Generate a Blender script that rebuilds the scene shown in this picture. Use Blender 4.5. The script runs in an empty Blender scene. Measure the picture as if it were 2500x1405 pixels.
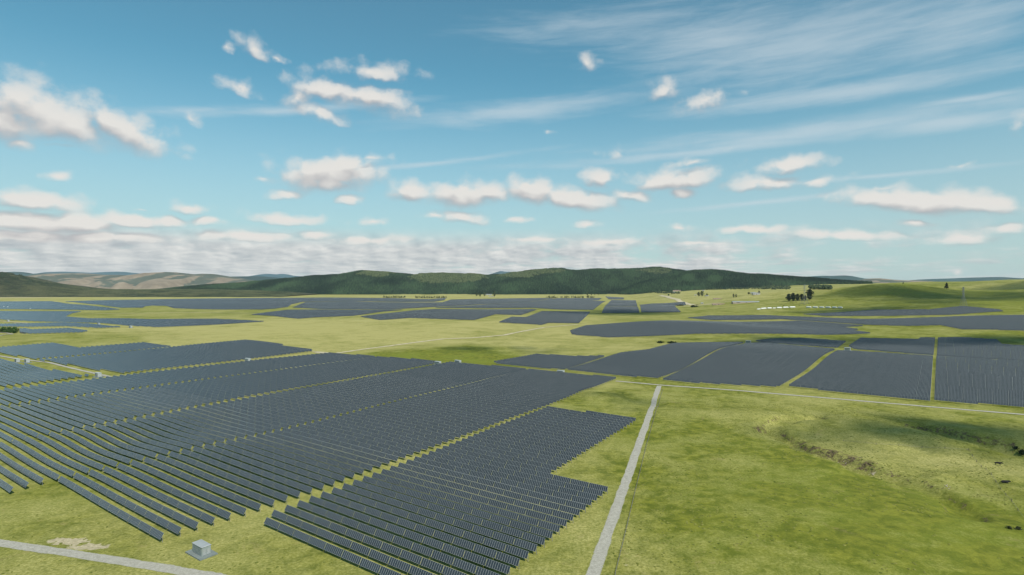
import bpy, math, random
import numpy as np
from mathutils import Vector, Matrix

random.seed(7)
RNG = np.random.default_rng(11)
R = math.radians
scene = bpy.context.scene
C = scene.collection

# ------------------------------------------------------------------ camera
F, CX, HY, H = 1400.0, 1250.0, 692.0, 120.0     # focal length, centre and horizon of the photo (px), height (m)
cam_data = bpy.data.cameras.new("camera")
cam_data.sensor_width = 36.0
cam_data.lens = 36.0 * F / 2500.0
cam_data.shift_y = -(702.5 - HY) / 2500.0
cam_data.clip_start = 1.0
cam_data.clip_end = 90000.0
cam = bpy.data.objects.new("camera", cam_data)
cam.location = (0, 0, H)
cam.rotation_euler = (R(90), 0, 0)
C.objects.link(cam)
scene.camera = cam

# ------------------------------------------------------------------ view
scene.view_settings.view_transform = 'Standard'
scene.view_settings.look = 'None'
scene.view_settings.exposure = 0.0
scene.view_settings.gamma = 1.0
scene.cycles.use_denoising = True
scene.cycles.max_bounces = 4
scene.cycles.diffuse_bounces = 2
scene.cycles.glossy_bounces = 2
scene.cycles.transparent_max_bounces = 32
scene.cycles.volume_bounces = 0
scene.cycles.filter_width = 1.4
scene.cycles.caustics_reflective = False
scene.cycles.caustics_refractive = False

# ------------------------------------------------------------------ sun
SUN_EL, SUN_X, SUN_Y = R(50), 0.55, -0.835        # the sun stands behind the camera, a little to its right
sun_dir = Vector((SUN_X * math.cos(SUN_EL), SUN_Y * math.cos(SUN_EL), math.sin(SUN_EL))).normalized()
sun_data = bpy.data.lights.new("sun", 'SUN')
sun_data.energy = 5.0
sun_data.angle = R(0.5)
sun_data.color = (1.0, 0.95, 0.86)
sun = bpy.data.objects.new("sun", sun_data)
sun.rotation_euler = sun_dir.to_track_quat('Z', 'Y').to_euler()
sun.location = (0, -200, 400)
C.objects.link(sun)


# ------------------------------------------------------------------ node helpers
class NT:
    """Small wrapper that writes shader maths as expressions."""
    def __init__(self, tree):
        self.t = tree
        self.n = tree.nodes
        self.l = tree.links

    def node(self, kind, **kw):
        nd = self.n.new(kind)
        for k, v in kw.items():
            setattr(nd, k, v)
        return nd

    def put(self, sock, val):
        if isinstance(val, bpy.types.NodeSocket):
            self.l.new(val, sock)
        elif val is not None:
            sock.default_value = val

    def m(self, op, a, b=None, c=None, clamp=False):
        nd = self.node('ShaderNodeMath', operation=op)
        nd.use_clamp = clamp
        self.put(nd.inputs[0], a)
        if b is not None:
            self.put(nd.inputs[1], b)
        if c is not None:
            self.put(nd.inputs[2], c)
        return nd.outputs[0]

    def vm(self, op, a, b=None, scale=None):
        nd = self.node('ShaderNodeVectorMath', operation=op)
        self.put(nd.inputs[0], a)
        if b is not None:
            self.put(nd.inputs[1], b)
        if scale is not None:
            self.put(nd.inputs['Scale'], scale)
        return nd.outputs['Value'] if op in ('LENGTH', 'DOT_PRODUCT', 'DISTANCE') else nd.outputs['Vector']

    def vma(self, f, k, v):
        nd = self.node('ShaderNodeVectorMath', operation='MULTIPLY_ADD')
        self.put(nd.inputs[0], f)
        nd.inputs[1].default_value = (k, k, k)
        self.put(nd.inputs[2], v)
        return nd.outputs['Vector']

    def ramp(self, v, a, b, lo=0.0, hi=1.0, smooth=True):
        nd = self.node('ShaderNodeMapRange')
        nd.interpolation_type = 'SMOOTHSTEP' if smooth else 'LINEAR'
        nd.clamp = True
        self.put(nd.inputs['Value'], v)
        self.put(nd.inputs['From Min'], a)
        self.put(nd.inputs['From Max'], b)
        self.put(nd.inputs['To Min'], lo)
        self.put(nd.inputs['To Max'], hi)
        return nd.outputs[0]

    def mix(self, f, a, b, blend='MIX'):
        nd = self.node('ShaderNodeMix', data_type='RGBA', blend_type=blend)
        self.put(nd.inputs[0], f)
        self.put(nd.inputs[6], a if isinstance(a, bpy.types.NodeSocket) else (*a, 1.0))
        self.put(nd.inputs[7], b if isinstance(b, bpy.types.NodeSocket) else (*b, 1.0))
        return nd.outputs[2]

    def noise(self, vec, scale, detail=3.0, rough=0.55, dist=0.0, out='Fac'):
        nd = self.node('ShaderNodeTexNoise')
        self.put(nd.inputs['Vector'], vec)
        self.put(nd.inputs['Scale'], scale)
        self.put(nd.inputs['Detail'], detail)
        self.put(nd.inputs['Roughness'], rough)
        self.put(nd.inputs['Distortion'], dist)
        return nd.outputs[out]

    def comb(self, x, y, z=0.0):
        nd = self.node('ShaderNodeCombineXYZ')
        self.put(nd.inputs[0], x)
        self.put(nd.inputs[1], y)
        self.put(nd.inputs[2], z)
        return nd.outputs[0]

    def sep(self, v):
        nd = self.node('ShaderNodeSeparateXYZ')
        self.put(nd.inputs[0], v)
        return nd.outputs

    def mapping(self, v, loc=(0, 0, 0), rot=(0, 0, 0), scl=(1, 1, 1)):
        nd = self.node('ShaderNodeMapping', vector_type='POINT')
        self.put(nd.inputs['Vector'], v)
        nd.inputs['Location'].default_value = loc
        nd.inputs['Rotation'].default_value = rot
        nd.inputs['Scale'].default_value = scl
        return nd.outputs[0]

    def attr(self, name, kind='GEOMETRY', out='Fac'):
        nd = self.node('ShaderNodeAttribute', attribute_name=name, attribute_type=kind)
        return nd.outputs[out]


# ------------------------------------------------------------------ world: clear sky with fair-weather cumulus and cirrus
def ray(px, py):
    az = math.atan((px - CX) / F)
    return az, math.atan((HY - py) / F * math.cos(az))


# cumulus over the plain: (photo x, photo y, half width, half height, tilt in degrees, strength)
CUMULUS = [
    (60, 262, 190, 74, -14, 0.0), (150, 300, 170, 58, -16, 0.0), (300, 315, 150, 48, -24, 0.05), (30, 300, 120, 56, -4, 0.0),
    (150, 355, 120, 18, -5, -.5), (145, 430, 55, 17, -4, -.2), (50, 350, 80, 30, -10, -.3),
    (625, 122, 70, 34, -25, -.25), (585, 220, 72, 24, -20, -.25), (545, 112, 36, 22, -30, -.5), (465, 287, 52, 20, -32, -.5), (690, 148, 40, 14, -20, -.5),
    (905, 178, 160, 25, -4, -.2), (800, 222, 130, 34, -12, -.05), (900, 245, 130, 38, -8, .0), (775, 275, 120, 28, -14, -.2), (730, 240, 70, 40, 0, -.25),
    (805, 425, 125, 42, 0, .25), (850, 402, 60, 28, -10, .1), (700, 472, 60, 18, 4, -.05), (855, 487, 42, 18, 0, -.08),
    (900, 388, 90, 16, 4, -.45), (1000, 466, 60, 28, 0, .1), (1130, 474, 100, 34, 0, .15), (1200, 470, 60, 28, -12, .05),
    (1130, 530, 80, 22, -6, -.02), (1062, 526, 40, 15, 0, -.15), (640, 435, 60, 16, 0, -.5),
    (1300, 465, 85, 32, -6, .2), (1390, 482, 120, 28, -8, .15), (1465, 437, 50, 30, 0, .0), (1640, 442, 150, 28, 6, .1),
    (1540, 480, 60, 20, -8, .05), (1660, 470, 60, 18, 5, -.1), (1690, 398, 110, 16, 12, -.4),
    (1930, 405, 90, 22, 6, .02), (1880, 445, 130, 22, 4, .02), (2000, 442, 85, 18, 6, -.15), (1495, 370, 42, 26, 0, -.35),
    (1620, 222, 80, 40, 18, -.3), (1720, 248, 105, 32, 14, -.3), (1425, 155, 46, 38, 0, -.35), (1345, 318, 24, 12, 0, -.4),
    (2260, 492, 240, 30, -3, .2), (2140, 485, 130, 22, 4, .02), (2400, 500, 160, 24, -2, .12), (2150, 460, 70, 18, 6, -.3),
    (2330, 400, 95, 16, 10, -.4), (2490, 310, 60, 46, 10, -.35), (2240, 543, 75, 13, 0, -.2),
    (2060, 572, 180, 14, -2, .05), (1840, 560, 120, 13, 2, .0), (2350, 585, 120, 20, 3, .0), (2460, 558, 70, 20, 6, -.1),
    (1660, 557, 46, 14, 0, -.15), (1440, 545, 55, 16, 0, -.15), (1260, 537, 70, 11, 0, -.3), (1310, 585, 100, 9, 0, -.15), (1480, 592, 100, 10, 0, -.15), (1700, 595, 140, 8, 0, -.25),
    (910, 540, 56, 14, -2, -.15), (700, 535, 120, 16, -4, -.05), (465, 510, 66, 19, -6, .0), (510, 545, 56, 14, -3, .0), (345, 513, 42, 9, -3, -.3),
    (80, 492, 150, 26, -6, .1), (120, 545, 190, 24, -4, .3), (330, 540, 140, 18, -4, .15), (190, 545, 100, 26, -6, .2), (410, 545, 60, 16, -4, .1),
    (2340, 664, 24, 14, 0, -.3), (40, 578, 160, 18, 0, .2), (260, 582, 160, 16, 0, .15), (600, 577, 130, 13, 0, .1), (770, 574, 60, 12, 0, .1), (900, 585, 120, 12, 0, .0),
]
STREAKS = [(1270, 272, 330, 26, 6, .1), (2060, 225, 520, 24, 8.5, .15), (2000, 320, 600, 28, 7.5, .1), (1700, 372, 560, 13, 6.5, .0), (2320, 300, 260, 22, 8, .15),
           (700, 270, 420, 14, 3, -.1), (1980, 110, 560, 110, 10, -.05), (1750, 100, 320, 70, 6, .0), (2330, 60, 330, 120, 18, -.1), (2350, 245, 220, 10, 9, .0),
           (2150, 430, 450, 9, 5, -.15), (1850, 495, 350, 9, 6, -.15), (1500, 60, 500, 60, 6, -.3), (1050, 400, 400, 10, 6, -.25), (480, 270, 300, 16, 2, -.25)]


def build_world():
    world = bpy.data.worlds.new("World")
    scene.world = world
    world.use_nodes = True
    world.node_tree.nodes.clear()
    t = NT(world.node_tree)
    STR = 0.10
    inv = 1.0 / STR
    sky = t.node('ShaderNodeTexSky', sky_type='NISHITA')
    sky.sun_disc = False
    sky.sun_elevation = SUN_EL
    sky.sun_rotation = math.atan2(sun_dir.x, sun_dir.y)
    sky.altitude = 600
    sky.air_density = 1.0
    sky.dust_density = 0.6
    sky.ozone_density = 1.6
    gen = t.node('ShaderNodeTexCoord').outputs['Generated']
    d = t.vm('NORMALIZE', gen)
    x, y, z = t.sep(d)
    az = t.m('ARCTAN2', x, y)
    el = t.m('ARCSINE', z)
    P = t.comb(az, el)
    base = t.mix(1.0, sky.outputs['Color'], (.66, 1.34, 1.20), 'MULTIPLY')
    pale = t.ramp(el, 0.0, .36, .80, 0.05)
    base = t.mix(pale, base, tuple(inv * c for c in (.50, .585, .62)))

    def ellipses(g, pos, items, soft):
        best = None
        for (a, e, rx, ry, rot, s) in items:
            here = pos if best is None else g.vma(best, 1e-6, pos)      # one cloud after the other
            cr, sr = math.cos(-rot), math.sin(-rot)
            sh = g.mapping(here, loc=(-a * cr + e * sr, -a * sr - e * cr, 0), rot=(0, 0, -rot))
            v = g.m('SUBTRACT', g.vm('LENGTH', g.vm('MULTIPLY', sh, (1 / rx, 1 / ry, 0))), s)
            best = v if best is None else g.m('SMOOTH_MIN', best, v, soft)
        return best

    def place(lst):
        out = []
        for (px, py, rx, ry, tilt, s) in lst:
            a, e = ray(px, py)
            k = math.cos(a)
            a2, e2 = ray(px + 20 * math.cos(R(tilt)), py - 20 * math.sin(R(tilt)))
            out.append((a, e, rx / F * k * k * 1.06, ry / F * k * 1.1, math.atan2(e2 - e, a2 - a), s))
        return out
    cums, strk = place(CUMULUS), place(STREAKS)

    # the clouds' texture
    wv = t.comb(az, t.m('MULTIPLY', el, 1.2))
    n1 = t.noise(wv, 14.0, 3.0, .6, out='Color')
    n2 = t.noise(wv, 48.0, 5.0, .70)
    warp = t.vm('SCALE', t.vm('SUBTRACT', n1, (.5, .5, .5)), scale=t.ramp(el, 0.0, .30, .020, .070, False))
    Pw = t.vm('ADD', P, t.vm('MULTIPLY', warp, (.9, .55, 0)))
    Pc = t.vm('ADD', P, t.vm('MULTIPLY', warp, (.30, .10, 0)))
    n3 = t.sep(n1)[2]
    vo = t.node('ShaderNodeTexVoronoi', voronoi_dimensions='2D', feature='SMOOTH_F1')
    vo.inputs['Scale'].default_value = 30.0
    vo.inputs['Smoothness'].default_value = .35
    t.put(vo.inputs['Vector'], t.vm('ADD', wv, t.vm('SCALE', t.vm('SUBTRACT', n1, (.5, .5, .5)), scale=.035)))
    lump = t.m('SUBTRACT', .42, vo.outputs['Distance'])
    edge = t.m('ADD', t.m('MULTIPLY', t.m('SUBTRACT', n2, .5), 1.05), t.m('MULTIPLY', t.m('SUBTRACT', n3, .5), .70))
    edge = t.m('ADD', edge, t.m('MULTIPLY', lump, .85))
    tex = t.m('ADD', t.m('MULTIPLY', t.m('SUBTRACT', n2, .5), -.35), t.m('MULTIPLY', lump, -.45))
    sv = t.vm('MULTIPLY', t.mapping(P, rot=(0, 0, R(-1))), (1.0, 7.5, 0))
    s1 = t.noise(sv, 8.0, 5.0, .64, .3)
    shared = dict(base=base, Pw=Pw, Pc=Pc, n1=n1, edge=edge, tex=tex, s1=s1, az=az, el=el)
    kinds = dict(base='NodeSocketColor', Pw='NodeSocketVector', Pc='NodeSocketVector', n1='NodeSocketVector')

    def cum_color(g, under, tex):
        lit = g.ramp(g.m('ADD', under, tex), -.26, .30, 1.0, 0.0, False)
        return g.mix(lit, tuple(inv * v for v in (.43, .425, .445)), tuple(inv * v for v in (.80, .775, .735)))

    def sector(items, sts, low):
        ng = bpy.data.node_groups.new("sky_sector", 'ShaderNodeTree')
        for k in shared:
            ng.interface.new_socket(k, in_out='INPUT', socket_type=kinds.get(k, 'NodeSocketFloat'))
        ng.interface.new_socket("color", in_out='OUTPUT', socket_type='NodeSocketColor')
        g = NT(ng)
        S = g.node('NodeGroupInput').outputs
        el, az, tex = S['el'], S['az'], S['tex']
        col = S['base']
        if sts:
            cb = ellipses(g, S['Pc'], sts, .3)
            cir = g.m('ADD', g.m('SUBTRACT', 1.0, cb), g.m('MULTIPLY', g.m('SUBTRACT', S['s1'], .5), 1.3))
            cir = g.m('MULTIPLY', g.ramp(cir, -.20, 1.25), .60)
            col = g.mix(cir, col, tuple(inv * c for c in (.60, .69, .74)))
        if low:
            # layered deck of cloud far away
            k = g.m('DIVIDE', 1.0, g.m('ADD', g.m('MAXIMUM', el, 0.0), .045))
            q = g.comb(g.m('MULTIPLY', az, 10.5), g.m('MULTIPLY', k, .33))
            q = g.vm('ADD', q, g.vm('SCALE', g.vm('SUBTRACT', S['n1'], (.5, .5, .5)), scale=.25))
            b1 = g.noise(q, 1.0, 5.0, .56)
            b2 = g.noise(g.vm('ADD', q, (.05, -.14, 0)), 1.0, 4.0, .56)
            leftw = g.ramp(g.m('ABSOLUTE', g.m('SUBTRACT', az, -.62)), .30, 1.35, .30, 0.0)
            env = g.m('MULTIPLY', g.ramp(el, -.002, .010, .0, 1.0), g.ramp(el, .055, .100, 1.0, 0.0))
            deck = g.ramp(g.m('ADD', g.m('SUBTRACT', b1, .53), leftw), -.10, .20)
            deck = g.m('MULTIPLY', deck, g.m('MULTIPLY', env, g.ramp(leftw, 0.0, .12, .70, .90)))
            dl = g.ramp(g.m('ADD', g.m('SUBTRACT', b2, b1), g.m('MULTIPLY', tex, .5)), -.16, .17, 1.0, 0.0, False)
            dcol = g.mix(dl, tuple(inv * v for v in (.44, .47, .50)), tuple(inv * v for v in (.80, .785, .76)))
            col = g.mix(deck, col, dcol)
        if items:
            f0 = g.m('SUBTRACT', 1.0, ellipses(g, S['Pw'], items, .22))
            f1 = g.m('SUBTRACT', 1.0, ellipses(g, g.vma(f0, 1e-6, g.vm('ADD', S['Pw'], (.004, .015, 0))), items, .22))
            under = g.m('SUBTRACT', g.m('MINIMUM', f1, .8), g.m('MINIMUM', f0, .8))
            flat_ = g.ramp(under, .0, .35, 1.0, .35)                        # bases are flatter than tops
            body = g.m('SUBTRACT', g.m('ADD', f0, g.m('MULTIPLY', S['edge'], flat_)), g.m('MULTIPLY', g.m('MAXIMUM', under, 0.0), .35))
            dens = g.m('MULTIPLY', g.m('POWER', g.ramp(body, -.18, .72), 1.15), g.ramp(f0, -.05, .85, .50, .96))
            col = g.mix(dens, col, cum_color(g, under, tex))
        go = g.node('NodeGroupOutput')
        g.put(go.inputs['color'], col)
        nd = t.node('ShaderNodeGroup', node_tree=ng)
        for k, v in shared.items():
            t.put(nd.inputs[k], v)
        bg = t.node('ShaderNodeBackground')
        t.put(bg.inputs['Color'], nd.outputs['color'])
        bg.inputs['Strength'].default_value = STR
        return bg.outputs[0]

    def generic():
        """the rest of the sky: the same broken cumulus, deck and thin cirrus all the way round"""
        k = t.m('DIVIDE', 1.0, t.m('ADD', t.m('MAXIMUM', el, 0.0), .16))
        q = t.comb(t.m('MULTIPLY', az, 2.3), t.m('MULTIPLY', k, 1.1))
        b1 = t.noise(q, 1.6, 4.0, .6)
        cover = t.ramp(el, .02, .55, .0, .12, False)
        dn = t.ramp(t.m('SUBTRACT', t.m('ADD', b1, t.m('MULTIPLY', t.m('SUBTRACT', n2, .5), .12)), cover), .54, .66)
        dn = t.m('MULTIPLY', dn, t.ramp(el, -.002, .01))
        col = t.mix(t.m('MULTIPLY', t.ramp(s1, .5, .85), .25), base, tuple(inv * c for c in (.56, .66, .72)))
        col = t.mix(dn, col, cum_color(t, t.m('SUBTRACT', n3, .5), tex))
        bg = t.node('ShaderNodeBackground')
        t.put(bg.inputs['Color'], col)
        bg.inputs['Strength'].default_value = STR
        return bg.outputs[0]

    def pick(cond, a, b):
        nd = t.node('ShaderNodeMixShader')
        t.put(nd.inputs[0], cond)
        t.l.new(a, nd.inputs[1])
        t.l.new(b, nd.inputs[2])
        return nd.outputs[0]

    def near(items, a0, a1, e0, e1, reach, wa, we):
        out = []
        for it in items:
            a, e, rx, ry, rot, s = it
            g = reach + s
            hx = g * math.hypot(rx * math.cos(rot), ry * math.sin(rot)) + wa
            hy = g * math.hypot(rx * math.sin(rot), ry * math.cos(rot)) + we
            if a + hx > a0 and a - hx < a1 and e + hy > e0 and e - hy < e1:
                out.append(it)
        return out

    def tree(a0, a1, e0, e1, depth):
        its = near(cums, a0, a1, e0, e1, 1.75, .03, .016)
        sts = near(strk, a0, a1, e0, e1, 1.6, .05, .03)
        if depth == 0 or len(its) <= 5:
            return sector(its, sts, e0 < .08)
        if (a1 - a0) > 1.6 * (e1 - e0):
            mid = (a0 + a1) / 2
            return pick(t.m('GREATER_THAN', az, mid), tree(a0, mid, e0, e1, depth - 1), tree(mid, a1, e0, e1, depth - 1))
        mid = (e0 + e1) / 2
        return pick(t.m('GREATER_THAN', el, mid), tree(a0, a1, e0, mid, depth - 1), tree(a0, a1, mid, e1, depth - 1))
    inside = t.m('MULTIPLY', t.m('LESS_THAN', t.m('ABSOLUTE', az), .80), t.m('MULTIPLY', t.m('LESS_THAN', el, .52), t.m('GREATER_THAN', el, -.01)))
    surf = pick(inside, generic(), tree(-.80, .80, -.01, .52, 5))
    out = t.node('ShaderNodeOutputWorld')
    t.l.new(surf, out.inputs['Surface'])
    world.cycles.sampling_method = 'MANUAL'
    world.cycles.sample_map_resolution = 512


build_world()


# ------------------------------------------------------------------ noise
def _hash(ix, iy, seed):
    n = (ix.astype(np.int64) * 374761393 + iy.astype(np.int64) * 668265263 + seed * 1274126177) & 0xFFFFFFFF
    n = ((n ^ (n >> 13)) * 1274126177) & 0xFFFFFFFF
    return ((n ^ (n >> 16)) & 0xFFFF) / 65535.0


def vnoise(x, y, seed=0):
    x = np.asarray(x, float)
    y = np.asarray(y, float)
    ix, iy = np.floor(x), np.floor(y)
    fx, fy = x - ix, y - iy
    fx = fx * fx * fx * (fx * (fx * 6 - 15) + 10)
    fy = fy * fy * fy * (fy * (fy * 6 - 15) + 10)
    a, b = _hash(ix, iy, seed), _hash(ix + 1, iy, seed)
    c, e = _hash(ix, iy + 1, seed), _hash(ix + 1, iy + 1, seed)
    return (a * (1 - fx) + b * fx) * (1 - fy) + (c * (1 - fx) + e * fx) * fy


def fbm(x, y, seed=0, octv=4, gain=.5):
    s, a, tot = 0.0, 1.0, 0.0
    for k in range(octv):
        s = s + a * vnoise(np.asarray(x) * 2 ** k + 17.3 * k, np.asarray(y) * 2 ** k - 9.1 * k, seed + k)
        tot += a
        a *= gain
    return s / tot


def sstep(v, a, b):
    u = np.clip((v - a) / (b - a), 0, 1)
    return u * u * (3 - 2 * u)


# ------------------------------------------------------------------ lie of the land
# heights surveyed on the rising country to the east: (photo x, photo y, metres away)
_ctl = [(1700, 760, 2300), (1850, 757, 2250), (2000, 757, 2150), (2060, 754, 2100), (2350, 750, 1900), (2500, 760, 1750), (2500, 800, 1350), (2500, 832, 1150), (2200, 800, 1450),
        (2200, 770, 1800), (2350, 775, 1640), (1960, 738, 2500), (1860, 722, 3500), (1700, 737, 3100), (1650, 722, 4200), (1900, 706, 5000), (1750, 714, 4900), (2160, 735, 2250), (2205, 725, 2350), (2120, 704, 2640), (2060, 714, 2650), (2010, 724, 2600), (2170, 703, 2620),
        (2205, 702, 2640), (2250, 704, 2640), (2290, 710, 2600), (2340, 722, 2400), (2050, 712, 3300), (2420, 705, 3100), (2330, 704, 3250), (2500, 694, 3000), (2300, 689, 3900), (2400, 687, 3700), (2500, 686, 3600), (2150, 691, 4200), (2050, 699, 4300),
        (2480, 722, 2300), (2400, 726, 2350), (2090, 746, 2200)]
_cp, _cz = [], []
for (px, py, dd) in _ctl:
    _cp.append(((px - CX) * dd / F, dd))
    _cz.append(H - (py - HY) * dd / F)
for (X, Y, zz) in [(2150, 3150, 84), (1950, 3050, 80), (1700, 3100, 84), (2250, 2950, 84), (2600, 2850, 104), (3300, 2600, 95), (3300, 3600, 125), (3200, 1800, 60), (2600, 1200, 25), (2200, 800, 8), (1500, 700, 0), (1000, 700, 0), (4500, 5500, 120), (2600, 6000, 110), (6000, 9000, 90), (1500, 7000, 60), (700, 1400, 2), (800, 1000, 1), (900, 4200, 12), (1000, 5500, 30)]:
    _cp.append((X, Y))
    _cz.append(zz)
_cp, _cz = np.array(_cp, float), np.array(_cz, float)


def _phi(r2):
    return np.sqrt(r2 + 170.0 ** 2)


_A = _phi(((_cp[:, None] - _cp[None]) ** 2).sum(-1))
_n = len(_cp)
_M = np.zeros((_n + 1, _n + 1))
_M[:_n, :_n] = _A + np.eye(_n) * .5
_M[:_n, _n] = _M[_n, :_n] = 1
_W = np.linalg.solve(_M, np.append(_cz, 0))


def rising(x, y):
    x, y = np.broadcast_arrays(np.asarray(x, float), np.asarray(y, float))
    sh = x.shape
    xf, yf = x.ravel(), y.ravel()
    xb = np.interp(yf, [0, 600, 944, 1366, 2154, 3907, 6000, 9000], [1400, 950, 780, 690, 560, 850, 1100, 1400])
    w = sstep(xf - xb, -60, 420)
    z = np.zeros_like(xf)
    idx = np.nonzero(w > 0)[0]
    for s in range(0, len(idx), 40000):
        i = idx[s:s + 40000]
        p = np.stack([xf[i], yf[i]], -1)
        r2 = ((p[:, None] - _cp[None]) ** 2).sum(-1)
        z[i] = _phi(r2) @ _W[:_n] + _W[_n]
    z = z + (fbm(xf / 460, yf / 380, 55, 3) - .5) * 44 * sstep(yf, 2100, 2900) * (1 - sstep(yf, 3300, 4200) * .6)
    z = np.clip(z, -4, 150) * w
    far = sstep(np.hypot(xf, yf), 7000, 12000)
    return (z * (1 - far) + 25 * far * w).reshape(sh)


def flat(px, py, z=0.0):
    dd = (H - z) * F / (py - HY)
    return ((px - CX) * dd / F, dd)


# low swells under the arrays: (photo x, photo y, height, radius)
_bumps = [(205, 1070, 3.0, 42), (318, 1088, -2.4, 36), (520, 1105, 2.2, 60), (150, 1130, -1.5, 50), (-60, 1060, 2.0, 60), (420, 1020, 1.6, 60), (760, 960, 2.0, 110), (300, 1240, -1.0, 60),
          (1100, 1010, 1.2, 80), (1765, 868, 8.0, 130), (1560, 880, 3.5, 90), (1900, 900, -2.5, 90), (2050, 875, 3.0, 120), (1180, 850, 5.0, 90), (1010, 862, 3.5, 80), (1640, 800, 9.0, 190),
          (1900, 815, 5.0, 150), (380, 752, 14.0, 130), (560, 845, 4.0, 110), (120, 905, -2.0, 70), (1330, 985, 1.5, 70), (1490, 968, 4.5, 30), (1540, 985, -2.2, 26), (1700, 1010, 1.6, 40), (2250, 900, 2.0, 150),
          (1900, 1300, 2.5, 60), (2100, 1350, 1.5, 45), (1830, 1015, 3.2, 26), (2090, 1030, 3.0, 34), (2230, 1060, 2.4, 20), (450, 830, 4.0, 80), (2380, 1060, 3.0, 26), (1985, 1010, -1.5, 24)]
_bw = [(*flat(px, py), a * (.5 if px < 1300 else 1), r) for (px, py, a, r) in _bumps]


def _polydist(x, y, pts):
    best = np.full(np.shape(x), 1e9)
    for (ax, ay), (bx, by) in zip(pts[:-1], pts[1:]):
        dx, dy = bx - ax, by - ay
        tt = np.clip(((x - ax) * dx + (y - ay) * dy) / (dx * dx + dy * dy), 0, 1)
        best = np.minimum(best, np.hypot(x - ax - tt * dx, y - ay - tt * dy))
    return best


# dry stream gullies in the near paddock: (centre line, depth, half width at the lip, half width of the bed)
_gul = [([flat(*p) for p in [(1960, 1062), (2080, 1085), (2200, 1105), (2330, 1110), (2450, 1120)]], 3.6, 46, 4),
        ([flat(*p) for p in [(2150, 1165), (2260, 1190), (2350, 1230)]], 2.4, 34, 4),
        ([flat(*p) for p in [(1880, 1046), (1925, 1068), (1985, 1096), (2050, 1118), (2105, 1138), (2160, 1150)]], 7.2, 15.0, 4.5),
        ([flat(*p) for p in [(2105, 1138), (2180, 1158), (2235, 1176), (2320, 1212), (2375, 1258)]], 4.6, 12, 4),
        ([flat(*p) for p in [(2160, 1150), (2250, 1135), (2330, 1140), (2400, 1190)]], 1.8, 22, 6),
        ([flat(*p) for p in [(2240, 1042), (2330, 1062), (2410, 1075), (2500, 1100), (2600, 1120)]], 7.0, 17, 4),
        ([flat(*p) for p in [(1900, 1052), (1880, 1035), (1930, 1022), (1990, 1018)]], 4.0, 12, 3),
        ([flat(*p) for p in [(1480, 962), (1530, 972), (1590, 985)]], 2.0, 16, 3)]


def hgt(x, y):
    x, y = np.broadcast_arrays(np.asarray(x, float), np.asarray(y, float))
    z = rising(x, y).copy()
    dist = np.hypot(x, y)
    z += (fbm(x / 190, y / 190, 5, 2) - .5) * 1.5 * sstep(dist, 150, 420)
    z += (fbm(x / 520, y / 520, 9, 2) - .5) * 5.0 * sstep(dist, 350, 1500)
    near = (dist < 1500) & (y > 60)
    if near.any():
        m = sstep(dist, 180, 330) * (1 - sstep(dist, 1000, 1500)) * .5
        z += (fbm(x / 34, y / 34, 21, 3) - .5) * 2.2 * m * sstep(x, 60, 160) * (1 - sstep(y, 400, 540))
    for (bx, by, a, r) in _bw:
        z += a * np.exp(-((x - bx) ** 2 + (y - by) ** 2) / (r * r))
    sel = (x > 60) & (x < 520) & (y > 150) & (y < 760)
    if sel.any():
        xs, ys = x[sel], y[sel]
        wob = (fbm(xs / 16, ys / 16, 33, 3) - .5) * 9.0
        cut = np.zeros_like(xs)
        for (pts, dep, hw, bw) in _gul:
            dq = _polydist(xs, ys, pts) + wob
            one = dep * (1 - sstep(dq, bw, hw))
            cut = cut + one if hw > 30 else np.maximum(cut, one + cut * .35)
        z[sel] -= cut
    return z


_TS = np.geomspace(150, 16000, 420)


def ground(px, py):
    """where the sight line through a photo pixel meets the land"""
    xs, zs = (px - CX) / F * _TS, H - (py - HY) / F * _TS
    hh = hgt(xs, _TS)
    k = np.nonzero(zs <= hh)[0]
    if len(k) == 0:
        return Vector((xs[-1], _TS[-1], float(hh[-1])))
    k = k[0]
    if k == 0:
        dd = H * F / (py - HY)
    else:
        a, b = zs[k - 1] - hh[k - 1], zs[k] - hh[k]
        dd = _TS[k - 1] + (_TS[k] - _TS[k - 1]) * a / (a - b)
    X = (px - CX) / F * dd
    return Vector((X, dd, float(hgt(X, dd))))


# ------------------------------------------------------------------ object helpers
KIDS = {}                                             # parts of each thing, kept here so that copies are quick


def link(o, parent=None):
    C.objects.link(o)
    if parent is not None:
        o.parent = parent
        KIDS.setdefault(parent.name, []).append(o)
    return o


def tag(o, label=None, cat=None, group=None, kind=None):
    if label:
        o["label"] = label
    if cat:
        o["category"] = cat
    if group:
        o["group"] = group
    if kind:
        o["kind"] = kind
    return o


def empty(name, loc, rz=0.0):
    o = bpy.data.objects.new(name, None)
    o.empty_display_size = 1.0
    o.location = loc
    o.rotation_euler = (0, 0, rz)
    return link(o)


def mesh_np(name, verts, faces, mats=(), mat_idx=None, smooth=False, uv=None):
    """verts (N,3); faces (M,k) with one k; fast build"""
    verts = np.asarray(verts, np.float32)
    faces = np.asarray(faces, np.int32)
    me = bpy.data.meshes.new(name)
    k = faces.shape[1]
    me.vertices.add(len(verts))
    me.vertices.foreach_set("co", verts.ravel())
    me.loops.add(faces.size)
    me.loops.foreach_set("vertex_index", faces.ravel())
    me.polygons.add(len(faces))
    me.polygons.foreach_set("loop_start", np.arange(0, faces.size, k, dtype=np.int32))
    me.polygons.foreach_set("loop_total", np.full(len(faces), k, np.int32))
    for m in mats:
        me.materials.append(m)
    if mat_idx is not None:
        me.polygons.foreach_set("material_index", np.asarray(mat_idx, np.int32))
    me.polygons.foreach_set("use_smooth", np.full(len(faces), smooth, bool))
    if uv is not None:
        lay = me.uv_layers.new(name="UVMap")
        lay.data.foreach_set("uv", np.asarray(uv, np.float32).ravel())
    me.update(calc_edges=True)
    return me


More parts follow.
